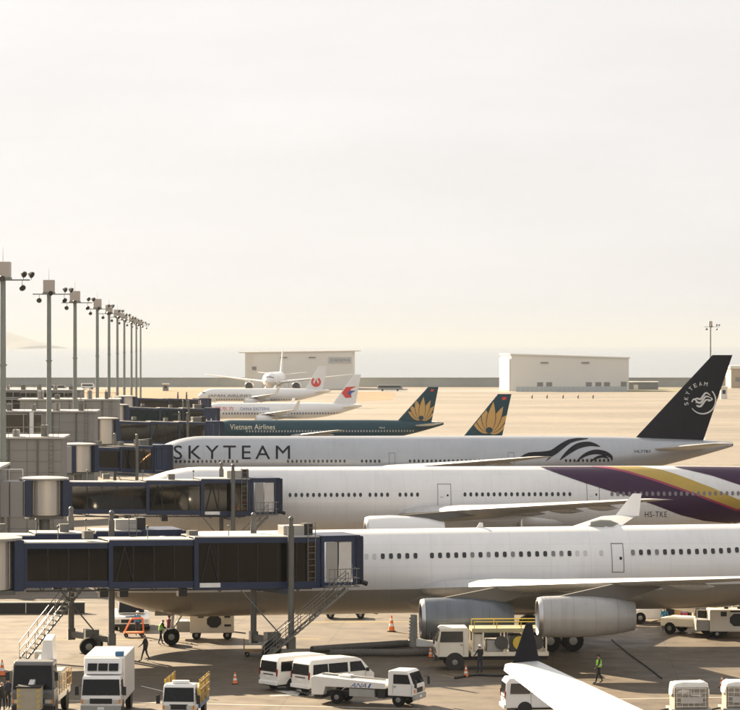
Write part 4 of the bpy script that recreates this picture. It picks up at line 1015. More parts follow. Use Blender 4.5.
def cab(g, x0, ln, hw, z0, z1, mat=VW, grille=True, slope=.35, wz=.45, vis=True, roofbox=False):
    """cab-over truck cab; x0 = its rear face, nose towards +x"""
    zw = z0 + (z1 - z0) * wz
    poly = [(x0, z0), (x0, z1 - .06), (x0 + .1, z1), (x0 + ln - slope - .15, z1), (x0 + ln - slope, z1 - .1), (x0 + ln - .03, zw), (x0 + ln, zw - .1), (x0 + ln, z0)]
    b, yy = prof(poly, hw, mat, 'cab', g, zw, .06, .06)
    front_pane(g, (x0 + ln - .03, zw), (x0 + ln - slope, z1 - .1), yy, .07, 'windscreen')
    za, zb = zw + .06, z1 - .22
    side_panes(g, [[(x0 + .35, za), (x0 + ln - .22, za), (x0 + ln - slope - .05, zb), (x0 + .35, zb)]], yy)
    for s in (-1, 1):
        MB().box(x0 + ln - .05, x0 + ln + .03, s * (hw - .3) - .16, s * (hw - .3) + .16, z0 + .22, z0 + .42).build('headlight', LAMPC, g)
        MB().box(x0 + ln - .05, x0 + ln + .028, s * (hw - .08) - .05, s * (hw - .08) + .05, z0 + .22, z0 + .42).build('indicator', AMBER, g)
        MB().cyl((x0 + ln - .1, s * hw * .95, z1 - .45), (x0 + ln + .2, s * (hw + .18), z1 - .5), .02, .02, 5).box(x0 + ln + .12, x0 + ln + .22, s * (hw + .18) - .1, s * (hw + .18) + .1, z1 - .95, z1 - .5).build('mirror', VBLK, g)
        MB().box(x0 + .3, x0 + .315, s * (hw + .002) - .004, s * (hw + .002) + .004, z0 + .1, zw).box(x0 + ln - .16, x0 + ln - .145, s * (hw + .002) - .004, s * (hw + .002) + .004, z0 + .1, zw).box(x0 + .36, x0 + .52, s * (hw + .01) - .012, s * (hw + .01) + .012, zw - .14, zw - .09).build('door_seam', LINE, g)
    if grille: MB().box(x0 + ln - .05, x0 + ln + .02, -hw * .55, hw * .55, z0 + .2, z0 + .48).build('grille', VBLK, g)
    MB().box(x0 + ln - .1, x0 + ln + .08, -hw, hw, z0 - .22, z0 + .12).build('bumper', VBLK if mat != VW else GREYM, g, bevel=.03)
    MB().box(x0 + ln + .08, x0 + ln + .1, -.18, .18, z0 - .1, z0 + .03).build('number_plate', SIGNW, g)
    for k in range(2): MB().cyl((x0 + ln - .01 + 0 * k, -.1 + .5 * k, zw + .05), (x0 + ln - .14, -.45 + .5 * k, zw + .42), .012, .012, 4).build('wiper', VBLK, g)
    if roofbox: MB().box(x0 + .4, x0 + .75, -.45, .45, z1 + .005, z1 + .16).build('beacon_bar', AMBER if roofbox == 2 else SIGNW, g, bevel=.03)
def chassis(g, xa, xb, hw, z0, z1): MB().box(xa, xb, -hw, hw, z0, z1).build('chassis', VBLK, g)

# boom truck, catering truck, small stake truck facing the camera
def yaw_to(px_, py_, ang): return G(px_, py_), R(ang)
p = G(39, 716); g = thing('boom_truck', 'white truck with a raised boom arm and beige bucket ahead of its windscreen', 'truck', p, R(-92))
cab(g, .6, 1.75, 1.12, .75, 3.15, pm('cab_dark_grey', (.13, .13, .125), .4, 0, .15, 2), True, .2, .36); chassis(g, -4.2, 2.2, .45, .55, .8); wheels(g, (-3.0, 1.2), .95, .48, .3, 1.1)
MB().box(-4.2, .45, -1.12, 1.12, .85, 1.25).build('deck', VW, g, bevel=.03)
bm_ = MB(); bm_.hexa([(-1.5, -.16, 2.9), (-1.5, .16, 2.9), (-1.5, .16, 3.3), (-1.5, -.16, 3.3), (2.9, -.14, 1.75), (2.9, .14, 1.75), (2.9, .14, 2.05), (2.9, -.14, 2.05)])
bo_ = bm_.build('boom', VW, g); MB().box(-2.0, -1.2, -.45, .45, 1.25, 3.35).build('turret', GREYM, bo_, bevel=.05)
MB().hexa([(-1.2, .1, 3.0), (.2, .1, 3.0), (.2, .8, 3.0), (-1.2, .8, 3.0), (-1.2, .25, 4.3), (.1, .25, 4.1), (.1, .7, 4.1), (-1.2, .7, 4.3)]).build('boom_shield', VW, bo_)
bk = MB().box(2.75, 3.75, -.62, .62, .75, 1.95).build('bucket', CRATE, g, bevel=.04)
for s in (-1, 1):
    for k in range(4): MB().hexa([(3.755, s * .52 - .09, .85 + .28 * k), (3.757, s * .52 - .09, .85 + .28 * k), (3.757, s * .52 + .09, .98 + .28 * k), (3.755, s * .52 + .09, .98 + .28 * k), (3.755, s * .52 - .09, .98 + .28 * k), (3.757, s * .52 - .09, .98 + .28 * k), (3.757, s * .52 + .09, 1.11 + .28 * k), (3.755, s * .52 + .09, 1.11 + .28 * k)]).build('hazard_stripe', YEL, bk)
MB().box(2.7, 3.8, -.67, .67, 1.95, 2.03).build('bucket_rim', VBLK, bk)
for s in (-1, 1):
    r = MB()
    for z in (1.3, 1.75, 2.2): r.tube([(-4.2, s * 1.15, z), (.3, s * 1.15, z)], .03, 5)
    for k in range(6): r.cyl((-4.2 + .9 * k, s * 1.15, 1.2), (-4.2 + .9 * k, s * 1.15, 2.2), .03, .03, 5)
    r.build('side_rail', RUSTB, g)
MB().box(-4.1, -2.2, -.9, .9, 1.25, 2.2).build('engine_house', GREYM, g, bevel=.04)

p = G(106, 715); g = thing('catering_truck', 'white high-roofed truck with three small windows above its cab', 'truck', p, R(-91))
cab(g, .9, 1.65, 1.08, .72, 2.35, VW, True, .22, .36); chassis(g, -4.5, 2.2, .45, .5, .78); wheels(g, (-3.1, 1.5), .92, .46, .3, 1.06)
MB().box(-4.5, .86, -1.1, 1.1, .82, 3.25).build('box_body', VW, g, bevel=.05)
MB().hexa([(.862, -1.05, 2.4), (1.7, -1.0, 2.4), (1.7, 1.0, 2.4), (.862, 1.05, 2.4), (.862, -1.05, 3.2), (1.2, -1.0, 3.2), (1.2, 1.0, 3.2), (.862, 1.05, 3.2)]).build('upper_cab', VW, g, bevel=.03)
for k in range(3): MB().hexa([(1.58, -.82 + .57 * k, 2.58), (1.66, -.82 + .57 * k, 2.58), (1.66, -.32 + .57 * k, 2.58), (1.58, -.32 + .57 * k, 2.58), (1.36, -.82 + .57 * k, 2.95), (1.44, -.82 + .57 * k, 2.95), (1.44, -.32 + .57 * k, 2.95), (1.36, -.32 + .57 * k, 2.95)]).build('upper_window', VGLASS, g)
MB().box(.2, .7, .55, 1.0, 3.25, 3.5).build('beacon', BLUV, g, bevel=.04)
for k in range(5): MB().box(-4.3 + k * 1.0, -4.27 + k * 1.0, -1.106, -1.1, .9, 3.2).build('body_seam', LINE, g)

p = G(184, 720); g = thing('stake_truck', 'small white truck with yellow-brown railed cargo bed facing the camera', 'truck', p, R(-94))
cab(g, .7, 1.45, .88, .62, 2.1, VW, True, .25, .38, roofbox=1); chassis(g, -3.2, 2.0, .4, .45, .66); wheels(g, (-2.2, 1.35), .76, .36, .22, .86)
MB().box(-3.2, .62, -.95, .95, .72, .95).build('bed', BLUV, g)
for s in (-1, 1):
    for k in range(6): MB().box(-3.15 + .74 * k, -3.05 + .74 * k, s * .93 - .04, s * .93 + .04, .95, 2.25).build('stake', YEL if k % 2 else RUSTB, g)
    for z in (1.2, 1.6, 2.0): MB().box(-3.18, .6, s * .98 - .015, s * .98 + .015, z, z + .14).build('slat', RUSTB, g)
MB().box(-2.6, .2, -.75, .75, .96, 1.7).build('load', CRATE, g, bevel=.05)

van('white van parked farther left, half hidden by the van beside it', G(301, 687.5), R(40))
van('white van standing between the other parked van and the low tank truck', G(333, 691), R(40))
van('white van partly hidden by the foreground wing', G(547, 713), R(6))

p = G(372, 703.5); g = thing('service_truck', 'low white service truck with blue ANA letters on its side', 'truck', p, R(-21)); g.scale = (.94, .94, .94)
cab(g, 1.35, 1.65, .95, .62, 2.12, VW, True, .35, .45); chassis(g, -3.4, 2.6, .42, .45, .68); wheels(g, (-1.9, 2.0), .8, .40, .26)
bd = MB().prism([(-3.5, .5), (-3.5, 1.55), (-3.35, 1.62), (1.2, 1.35), (1.2, 1.0), (-1.2, 1.0), (-2.6, 1.0), (-2.75, .5)], -.98, .98).build('tank_body', VW, g, False, .04)
vs, fs = text_mesh('ANA', .95)
MB().add([(-1.0 + 1.0 * u + .14 * v, -.985, 1.04 + .26 * v) for u, v in vs], fs).build('lettering', BLUEP, bd)
MB().hexa([(.1, -.99, 1.04), (.2, -.99, 1.04), (.2, -.98, 1.04), (.1, -.98, 1.04), (.24, -.99, 1.3), (.34, -.99, 1.3), (.34, -.98, 1.3), (.24, -.98, 1.3)]).build('livery_flash', BLUEP, bd)
MB().box(-1.1, .5, -.9, .9, .5, .95).build('tool_locker', GREYM, g); MB().box(.7, 1.15, -.9, .9, .45, .95).build('fuel_tank', VBLK, g)
MB().box(-3.3, -2.8, -.95, .95, .3, .48).build('rear_bumper', VBLK, g)
MB().tube([(-3.2, 0, 1.66), (0.9, 0, 1.45)], .06, 6).build('hose_rail', GREYM, g)
MB().box(-2.0, -1.3, -.4, .4, 1.5, 1.66).build('hatch', SIGNW, g, bevel=.03)

# hydrant dispenser under the left engine
p = G(489, 668); g = thing('fuel_truck', 'cream fuel dispenser truck under the left engine, facing left', 'truck', p, R(183))
cab(g, 1.35, 2.0, 1.1, .8, 2.6, VCREAM, True, .25, .48); chassis(g, -3.6, 3.1, .45, .55, .85); wheels(g, (-2.5, 2.2), .95, .48, .3, 1.08)
MB().box(-3.6, 1.2, -1.05, 1.05, .85, 1.1).build('deck', VCREAM, g)
MB().box(-3.6, 1.15, -1.05, 1.05, 2.3, 2.55).build('platform', YGRN, g); 
for x in (-3.5, -2.2, -.9, .4, 1.05):
    for s in (-1, 1): MB().box(x, x + .1, s * .98 - .05, s * .98 + .05, 1.1, 2.3).build('post', VCREAM, g)
for (a, b, z0, z1, m) in ((-3.2, -2.5, 1.1, 1.9, VCREAM), (-2.0, -1.2, 1.1, 2.1, DARKMET), (-.7, .2, 1.1, 1.8, GREYM), (.45, 1.0, 1.1, 2.2, VCREAM)): MB().box(a, b, -.8, .8, z0, z1).build('pump_cabinet', m, g, bevel=.04)
for k in range(3): MB().lathe([(-.16, .42), (.16, .42)], (-2.9 + 1.1 * k, .9, 1.65), (0, 1, 0), 14).build('hose_reel', YEL if k == 1 else DARKMET, g)
MB().tube([(-3.4, .98, 2.95), (1.0, .98, 2.95)], .035, 5).tube([(-3.4, -.98, 2.95), (1.0, -.98, 2.95)], .035, 5).build('top_rail', YEL, g)
for x in (-3.4, -1.9, -.4, 1.0):
    for s in (-1, 1): MB().cyl((x, s * .98, 2.55), (x, s * .98, 2.95), .03, .03, 5).build('rail_post', YEL, g)

def gpu(label, p, yaw, w=3.0):
    g = thing('ground_power_unit', label, 'power unit', p, yaw, 'ground power units')
    MB().box(-w / 2, w / 2, -.85, .85, .45, 1.95).build('cabinet', VCREAM, g, bevel=.06)
    o = [(.15 + .52 * math.cos(R(22.5 + 45 * k)), 1.25 + .46 * math.sin(R(22.5 + 45 * k))) for k in range(8)]
    MB().loft([[(x, -.83, z) for x, z in o], [(x, -.88, z) for x, z in o]]).build('grille', VBLK, g)
    for x0, x1, z0, z1 in ((-.95, -.55, 1.5, 1.82), (-.3, .5, 1.78, 1.88), (.85, 1.25, 1.5, 1.8), (.85, 1.3, .9, 1.05)): MB().box(x0, x1, -.875, -.84, z0, z1).build('hatch', VBLK, g)
    MB().box(-w / 2 - .9, -w / 2 - .01, -.7, .7, .5, 1.25).build('end_platform', GREYM, g, bevel=.03)
    r = MB()
    for x in (-w / 2 - .85, -w / 2 - .1): r.cyl((x, -.68, 1.25), (x, -.68, 1.9), .03, .03, 5)
    r.tube([(-w / 2 - .85, -.68, 1.9), (-w / 2 - .1, -.68, 1.9)], .03, 5).build('hand_rail', SIGNW, g)
    for x in (-w * .35, w * .35):
        for s in (-1, 1): wheel_pair(g, (x, s * .72, .3), .3, .2, 'wheel', 14)
    MB().tube([(w / 2, 0, .45), (w / 2 + .8, 0, .35)], .05, 6).build('tow_bar', VBLK, g)
    for x in (-.6, .3, 1.1): MB().box(x, x + .25, -.2, .2, 1.95, 2.1).build('vent_cap', VBLK, g)
    return g
gpu('cream ground power unit with black eight-sided grille under the white nose', G(212, 638.5), R(2))
gpu('cream ground power unit with black grille at the right edge under the wing', G(733, 637), R(1), 3.4)

def tractor(label, p, yaw, k=1.0):
    g = thing('tow_tractor', label, 'tow tractor', p, yaw)
    prof([(-2.6, .35), (-2.6, 1.15), (.6, 1.15), (1.0, 1.05), (2.5, 1.0), (2.6, .9), (2.6, .35)], 1.25, VW, 'body', g, 1.0, .02, .05)
    b, yy = prof([(-.3, 1.14), (-.3, 1.95), (.9, 1.95), (1.3, 1.12)], 1.0, VW, 'cab', g, 1.14, .08, .05)
    front_pane(g, (1.3, 1.12), (.9, 1.95), yy, .1, 'windscreen'); side_panes(g, [[(-.15, 1.25), (1.0, 1.25), (.8, 1.8), (-.15, 1.8)]], yy)
    MB().box(2.58, 2.64, -.75, .75, .58, .82).build('grille', VBLK, g)
    for s in (-1, 1): MB().box(2.57, 2.65, s * 1.0 - .14, s * 1.0 + .14, .62, .82).build('headlight', LAMPC, g)
    MB().box(2.6, 2.75, -1.2, 1.2, .32, .5).build('bumper', VBLK, g); MB().box(2.3, 2.62, -.45, .45, 1.0, 1.02).build('stripe', BLUV, g)
    MB().box(.1, .4, -.2, .2, 1.95, 2.1).build('beacon', AMBER, g); wheels(g, (-1.7, 1.6), 1.1, .42, .35)
    return g
tractor('white pushback tractor facing the camera behind the nose, near the orange trolley', G(131, 627.5), R(-84))
tractor('white tow tractor seen from the side under the right wing, behind the person in blue', G(661, 622), R(180))

# orange trolley
p = G(134, 637); g = thing('trolley', 'orange hand trolley near the person in the blue shirt', 'trolley', p, R(8))
MB().box(-.7, .7, -.4, .4, .28, .36).build('deck', ORG, g)
MB().tube([(-.65, -.35, .36), (-.2, -.35, 1.25), (.6, -.35, 1.3), (.65, -.35, .36)], .035, 6).tube([(-.65, .35, .36), (-.2, .35, 1.25), (.6, .35, 1.3), (.65, .35, .36)], .035, 6).tube([(-.2, -.35, 1.25), (-.2, .35, 1.25)], .035, 6).build('frame', ORG, g)
for x in (-.55, .55):
    for s in (-1, 1): wheel_pair(g, (x, s * .32, .14), .14, .08, 'wheel', 12)

# belt loader and container loader at the right
p = G(697, 634); g = thing('belt_loader', 'cream belt loader with orange striped arm below the right wing', 'belt loader', p, R(150)); g.scale = (1.2, 1.2, 1.2)
MB().box(-1.9, 1.9, -.9, .9, .45, .95).build('body', VCREAM, g, bevel=.05)
MB().hexa([(-2.4, -.4, .95), (2.9, -.4, 1.6), (2.9, .4, 1.6), (-2.4, .4, .95), (-2.4, -.4, 1.2), (2.9, -.4, 1.85), (2.9, .4, 1.85), (-2.4, .4, 1.2)]).build('conveyor', VCREAM, g)
MB().hexa([(-2.2, -.34, 1.26), (2.8, -.34, 1.87), (2.8, .34, 1.87), (-2.2, .34, 1.26), (-2.2, -.34, 1.29), (2.8, -.34, 1.9), (2.8, .34, 1.9), (-2.2, .34, 1.29)]).build('belt', VBLK, g)
for s in (-1, 1): MB().tube([(-2.2, s * .42, 1.9), (2.8, s * .42, 2.4)], .035, 6).build('hand_rail', ORG, g)
for x, z in ((-2, 1.0), (-.8, 1.15), (.4, 1.3), (1.6, 1.45)):
    for s in (-1, 1): MB().cyl((x, s * .42, z), (x, s * .42, z + .8), .025, .025, 5).build('rail_post', VCREAM, g)
MB().box(-.9, -.3, .45, .9, .95, 1.5).build('seat', VBLK, g); wheels(g, (-1.3, 1.3), .85, .35, .22)
for k in range(6):
    x = -2.2 + .85 * k; z = 1.0 + .123 * (x + 2.4)
    MB().hexa([(x, -.43, z), (x + .4, -.43, z + .05), (x + .4, -.405, z + .05), (x, -.405, z), (x, -.43, z + .2), (x + .4, -.43, z + .25), (x + .4, -.405, z + .25), (x, -.405, z + .2)]).build('orange_stripe', ORG, g)
p = G(724, 632); g = thing('container_loader', 'cream container loader with tall posts behind the right power unit', 'loader', p, R(0))
MB().box(-2.2, 3.2, -1.2, 1.2, .5, 1.0).build('base', VCREAM, g, bevel=.04)
for x in (-2.1, -1.2, .6, 3.0):
    for s in (-1, 1): MB().box(x, x + .14, s * 1.1 - .07, s * 1.1 + .07, 1.0, 3.4).build('mast_post', VCREAM, g)
MB().box(-2.2, 3.2, -1.2, 1.2, 1.75, 1.95).build('deck', GREYM, g)
for k in range(7): MB().box(-1.7 + .65 * k, -1.35 + .65 * k, -1.1, -.5, 1.95, 2.3 + .12 * (k % 3)).build('roller', RUSTB if k % 2 else VBLK, g)
wheels(g, (-1.4, 2.2), 1.1, .4, .25)

def cart(label, p, yaw, load):
    g = thing('baggage_cart', label, 'baggage cart', p, yaw, 'baggage carts at the right')
    MB().box(-1.3, 1.3, -.75, .75, .42, .52).build('deck', GREYM, g)
    for x in (-1.27, 1.21): MB().box(x, x + .06, -.75, .75, .52, 1.75).build('end_panel', VCREAM, g)
    MB().box(-1.32, 1.32, -.78, .78, 1.75, 1.82).build('roof', VCREAM, g)
    random.seed(len(label))
    for k in range(load):
        x = -1.1 + .52 * k; MB().box(x, x + .46, -.6, .5, .53, .53 + random.uniform(.35, .85)).build('suitcase', (NAVY, RUSTB, MAGENTA, VBLK, BLUV)[k % 5], g, bevel=.04)
    for x in (-.95, .95):
        for s_ in (-1, 1): wheel_pair(g, (x, s_ * .62, .2), .2, .14, 'wheel', 12)
    MB().tube([(-1.3, 0, .42), (-2.1, 0, .25)], .04, 6).build('tow_bar', VBLK, g)
cart('roofed baggage cart with suitcases between the tractor and the belt loader', G(681, 625), R(4), 4)
cart('roofed baggage cart behind the right power unit, cut by the picture edge', G(737, 627), R(2), 4)
# pallets under white covers on dollies
def pallet(label, p, yaw):
    g = thing('cargo_pallet', label, 'cargo pallet', p, yaw, 'covered cargo pallets')
    random.seed(int(p.x * 10)); hw = .99
    rings = []
    for z, k in ((1.22, 1.03), (1.45, 1.02), (1.62, 1.0), (1.78, .96), (1.88, .8)):
        rings.append([(hw * k * math.copysign(min(1, abs(math.cos(a)) ** .35), math.cos(a)) + random.uniform(-.03, .03), hw * .8 * k * math.copysign(min(1, abs(math.sin(a)) ** .35), math.sin(a)) + random.uniform(-.03, .03), z + random.uniform(-.13, .08) * (1 if z < 1.3 else .4)) for a in [2 * math.pi * (j + .5) / 24 for j in range(24)]])
    MB().loft(rings).build('cover', pm('plastic_cover', (.70, .68, .62), .35, 0, .08, 2, .5), g, True)
    CT = pm('carton', (.30, .26, .20), .8, 0, .35, 4, .3)
    for k in range(4):
        for q in range(3): MB().box(-.92 + .46 * k, -.47 + .46 * k, -.80 - random.uniform(0, .03), .76, .5 + .38 * q, .87 + .38 * q).build('carton', CT, g, bevel=.02)
    nt_ = MB()
    for k in range(5): nt_.box(-.85, .8, -.89, -.872, .6 + .24 * k, .63 + .24 * k)
    for k in range(6): nt_.box(-.82 + .31 * k, -.80 + .31 * k, -.888, -.873, .58, 1.6)
    nt_.build('net', SIGNW, g)
    MB().box(-.6, .6, -.905, -.892, .78, 1.12).build('wrap_band', pm('wrap_grey', (.5, .48, .44), .4, 0, .1), g)
    MB().box(-1.1, 1.1, -.9, .9, .36, .48).build('dolly_deck', GREYM, g)
    for x in (-.75, .75):
        for s in (-1, 1): wheel_pair(g, (x, s * .7, .17), .17, .1, 'wheel', 12)
    MB().tube([(-1.1, 0, .4), (-1.9, 0, .25)], .05, 6).build('tow_bar', VBLK, g)
pallet('plastic-covered cargo pallet on a dolly, the one seen whole at the bottom right', G(689, 716), R(4))
pallet('plastic-covered cargo pallet cut off by the right picture edge', G(741, 715), R(2))

# cones
CONEW = pm('cone_white', (.7, .7, .68), .6)
def cone(label, p, k=.92):
    g = thing('traffic_cone', label, 'traffic cone', p, 0, 'traffic cones')
    MB().box(-.2 * k, .2 * k, -.2 * k, .2 * k, 0, .05).build('base', VBLK, g)
    r = lambda z: .15 * k * (1 - z / (.82 * k)) + .02
    for a, b, m, nm in ((.05, .25, ORG, 'cone_body'), (.25, .38, CONEW, 'white_band'), (.38, .52, ORG, 'cone_body'), (.52, .63, CONEW, 'white_band'), (.63, .76, ORG, 'cone_body')):
        MB().cyl((0, 0, a * k), (0, 0, b * k), r(a * k), r(b * k), 14).build(nm, m, g, True)
cone('orange cone beside the fuel truck wheel', G(466, 677)); cone('dark-looking cone by the ribbed hose left of the fuel truck', G(430.5, 657.5))
cone('big cone standing in sunlight beyond the nearest airliner belly', G(391.5, 631.5), 1.5); cone('cone near the right edge above the cargo pallets', G(722, 687.5))
cone('cone in the shade to the left of the two vans', G(235, 684)); cone('cone by the person group at the bottom left', G(2, 676), 1.3)

# far small things
def booth(label, p, w_, h_, m):
    g = thing('utility_booth', label, 'booth', p, 0); MB().box(-w_ / 2, w_ / 2, 0, w_, 0, h_).build('cabin', m, g); MB().box(-w_ / 2 - .3, w_ / 2 + .3, -.3, w_ + .3, h_, h_ + .5).build('roof', HS, g); MB().box(-w_ * .25, w_ * .25, -.06, .02, h_ * .45, h_ * .8).build('window', VGLASS, g)
booth('small dark booth with bright roof on the far dry grass', G(165.5, 391), 2.4, 2.8, HD); booth('small pale booth right of the dark blue tail', G(724, 399), 2.4, 4.2, HS)
def farbus(label, p, L_, m, yaw=0):
    g = thing('service_vehicle', label, 'vehicle', p, yaw); prof([(-L_ / 2, .4), (-L_ / 2, 2.5), (-L_ / 2 + .3, 2.7), (L_ / 2 - .8, 2.7), (L_ / 2, 1.5), (L_ / 2, .4)], 1.2, m, 'body', g, 1.4, .06, .08)
    side_panes(g, [[(-L_ / 2 + .5, 1.5), (L_ / 2 - .6, 1.5), (L_ / 2 - .9, 2.3), (-L_ / 2 + .5, 2.3)]], lambda z: 1.2 * (1 - .06 * max(0, (z - 1.4) / 1.3))); wheels(g, (-L_ * .3, L_ * .3), 1.05, .5, .3)
farbus('small white vehicle on the far road behind the masts', G(88, 389.3), 6, VW); farbus('long pale vehicle on the far apron between the hangars', G(390, 391), 11, GREYM)
farbus('pale vehicle behind the second mast at far left', G(58, 391), 7, GREYM)
for k, px_ in enumerate((532, 547, 563, 578, 593)):
    g = thing('bollard', ('leftmost', 'second from left', 'middle', 'second from right', 'rightmost')[k] + ' of five small dark marker posts before the right hangar', 'bollard', G(px_, 398.5), 0, 'marker posts before the hangar')
    MB().cyl((0, 0, 0), (0, 0, 1.1), .35, .3, 10).build('post', HD, g); MB().sph((0, 0, 1.15), .36, 8).build('cap', ORG, g)

# dolly beyond the belly, hoses, ground fittings
p = G(345, 618); g = thing('baggage_dolly', 'low dark empty dolly beyond the nearest airliner belly', 'dolly', p, R(3))
MB().box(-1.5, 1.5, -.8, .8, .45, .58).build('deck', DARKMET, g)
for x in (-1.1, 1.1):
    for s in (-1, 1): wheel_pair(g, (x, s * .7, .28), .28, .2, 'wheel', 12)
    MB().box(x - .35, x + .35, -.6, .6, .3, .46).build('bolster', VBLK, g)
MB().tube([(1.5, 0, .45), (2.4, 0, .3)], .05, 6).build('tow_bar', VBLK, g)
HOSE = pm('air_hose', (.10, .095, .085), .75, 0, .2, 2)
def hose(label, pix, r, name='air_hose', mat=None, ribs=True):
    pts = [G(*q) + Vector((0, 0, r * .9)) for q in pix]; d2 = smooth_pts([tuple(v) for v in pts], 60); rings = []
    for i, c in enumerate(d2):
        c = Vector(c); a, b = Vector(d2[max(0, i - 1)]), Vector(d2[min(60, i + 1)]); d = (b - a).normalized(); u = d.cross(Vector((0, 0, 1))).normalized(); v = u.cross(d)
        k = r * (1.0 if (i % 2 or not ribs) else .86); rings.append([c + u * math.cos(t) * k + v * math.sin(t) * k * .9 for t in [6.28319 * j / 10 for j in range(10)]])
    return tag(MB().loft(rings).build(name, mat or HOSE, None, True), label, 'hose')
hose('thick ribbed grey air hose on the ground, the nearer of two', [(330, 656.5), (365, 656), (400, 656.5), (440, 655)], .27)
hose('thick air hose running to the stand under the belly, the farther of two', [(312, 653), (345, 650.5), (385, 648), (412, 646)], .25, ribs=False)
hose('thin dark tube across the apron between the wheels and the pallets', [(612, 640), (630, 655), (648, 668), (662, 679)], .05, 'thin_tube', VBLK, False)  # thin black tube laid along a dark line on the apron
hose('fuel hose on the ground beside the fuel truck', [(455, 679), (475, 676), (500, 676.5), (530, 674)], .08, 'fuel_hose', VBLK, False)
p = G(413, 646.5); g = thing('hose_stand', 'grey ribbed stand connecting the air hose to the belly', 'stand', p, 0)
MB().cyl((0, 0, 0), (.05, 0, 2.1), .3, .22, 12).build('riser', GREYM, g, True)
for k in range(9): MB().cyl((0, 0, .15 + .21 * k), (0, 0, .22 + .21 * k), .34 - .008 * k, .34 - .008 * k, 12).build('rib', GREYM, g)
MB().hexa([(.2, -.3, .0), (2.0, -.5, .0), (2.0, .1, .0), (.2, .3, .0), (.2, -.3, .55), (2.0, -.5, .25), (2.0, .1, .25), (.2, .3, .55)]).build('elbow', SIGNW, g, bevel=.06)
p = G(18, 613); g = thing('guard_barrier', 'low black barrier with pale top under the front bridge at far left', 'barrier', p, R(2))
for k in range(5): MB().box(-6 + 2.2 * k, -3.85 + 2.2 * k, -.2, .2, 0, .75).build('block', VBLK, g, bevel=.03)
MB().box(-6, 5, -.22, .22, .75, .82).build('top_rail', GREYM, g)
p = G(258, 656); g = thing('tool_cart', 'small brown cart beside the bridge wheels left of the stair', 'cart', p, R(5))
MB().box(-.9, .5, -.4, .4, .3, .42).build('tray', RUSTB, g)
for x in (-.7, .35):
    for s in (-1, 1): wheel_pair(g, (x, s * .35, .15), .15, .08, 'wheel', 12)
MB().tube([(-.9, -.3, .42), (-.9, -.3, 1.1), (-.9, .3, 1.1), (-.9, .3, .42)], .03, 6).build('handle', RUSTB, g)

# painted lines on the apron
PW = pm('line_white', (.55, .54, .50), .6, 0, .2, 1.5, .2); PY = pm('line_yellow', (.50, .36, .06), .6, 0, .2, 1.5, .2)
def line(pix, wd, mat, name='painted_line', z=.006):
    q = [G(*v) for v in pix]; b = MB()
    for a, c in zip(q, q[1:]):
        d = (c - a).normalized(); n = Vector((-d.y, d.x, 0)) * wd / 2; b.add([(v.x, v.y, z) for v in (a - n, a + n, c + n, c - n)], [(0, 1, 2, 3)])
    return b.build(name, mat, apron)
line([(141, 686), (170, 693)], .12, PW); line([(0, 699), (420, 709)], .15, PW, z=.008); line([(270, 696), (300, 694.5)], .3, PW)
line([(300, 622), (740, 621)], .2, PY); line([(20, 640), (320, 639)], .15, PY); line([(560, 700), (740, 697)], .15, PW); line([(280, 690), (305, 696), (310, 692), (296, 688)], .9, PW, z=.010)
line([(380, 407), (740, 407.5)], .6, PY); line([(380, 399), (740, 399.3)], .6, PW); line([(150, 573), (700, 571)], .2, PY)

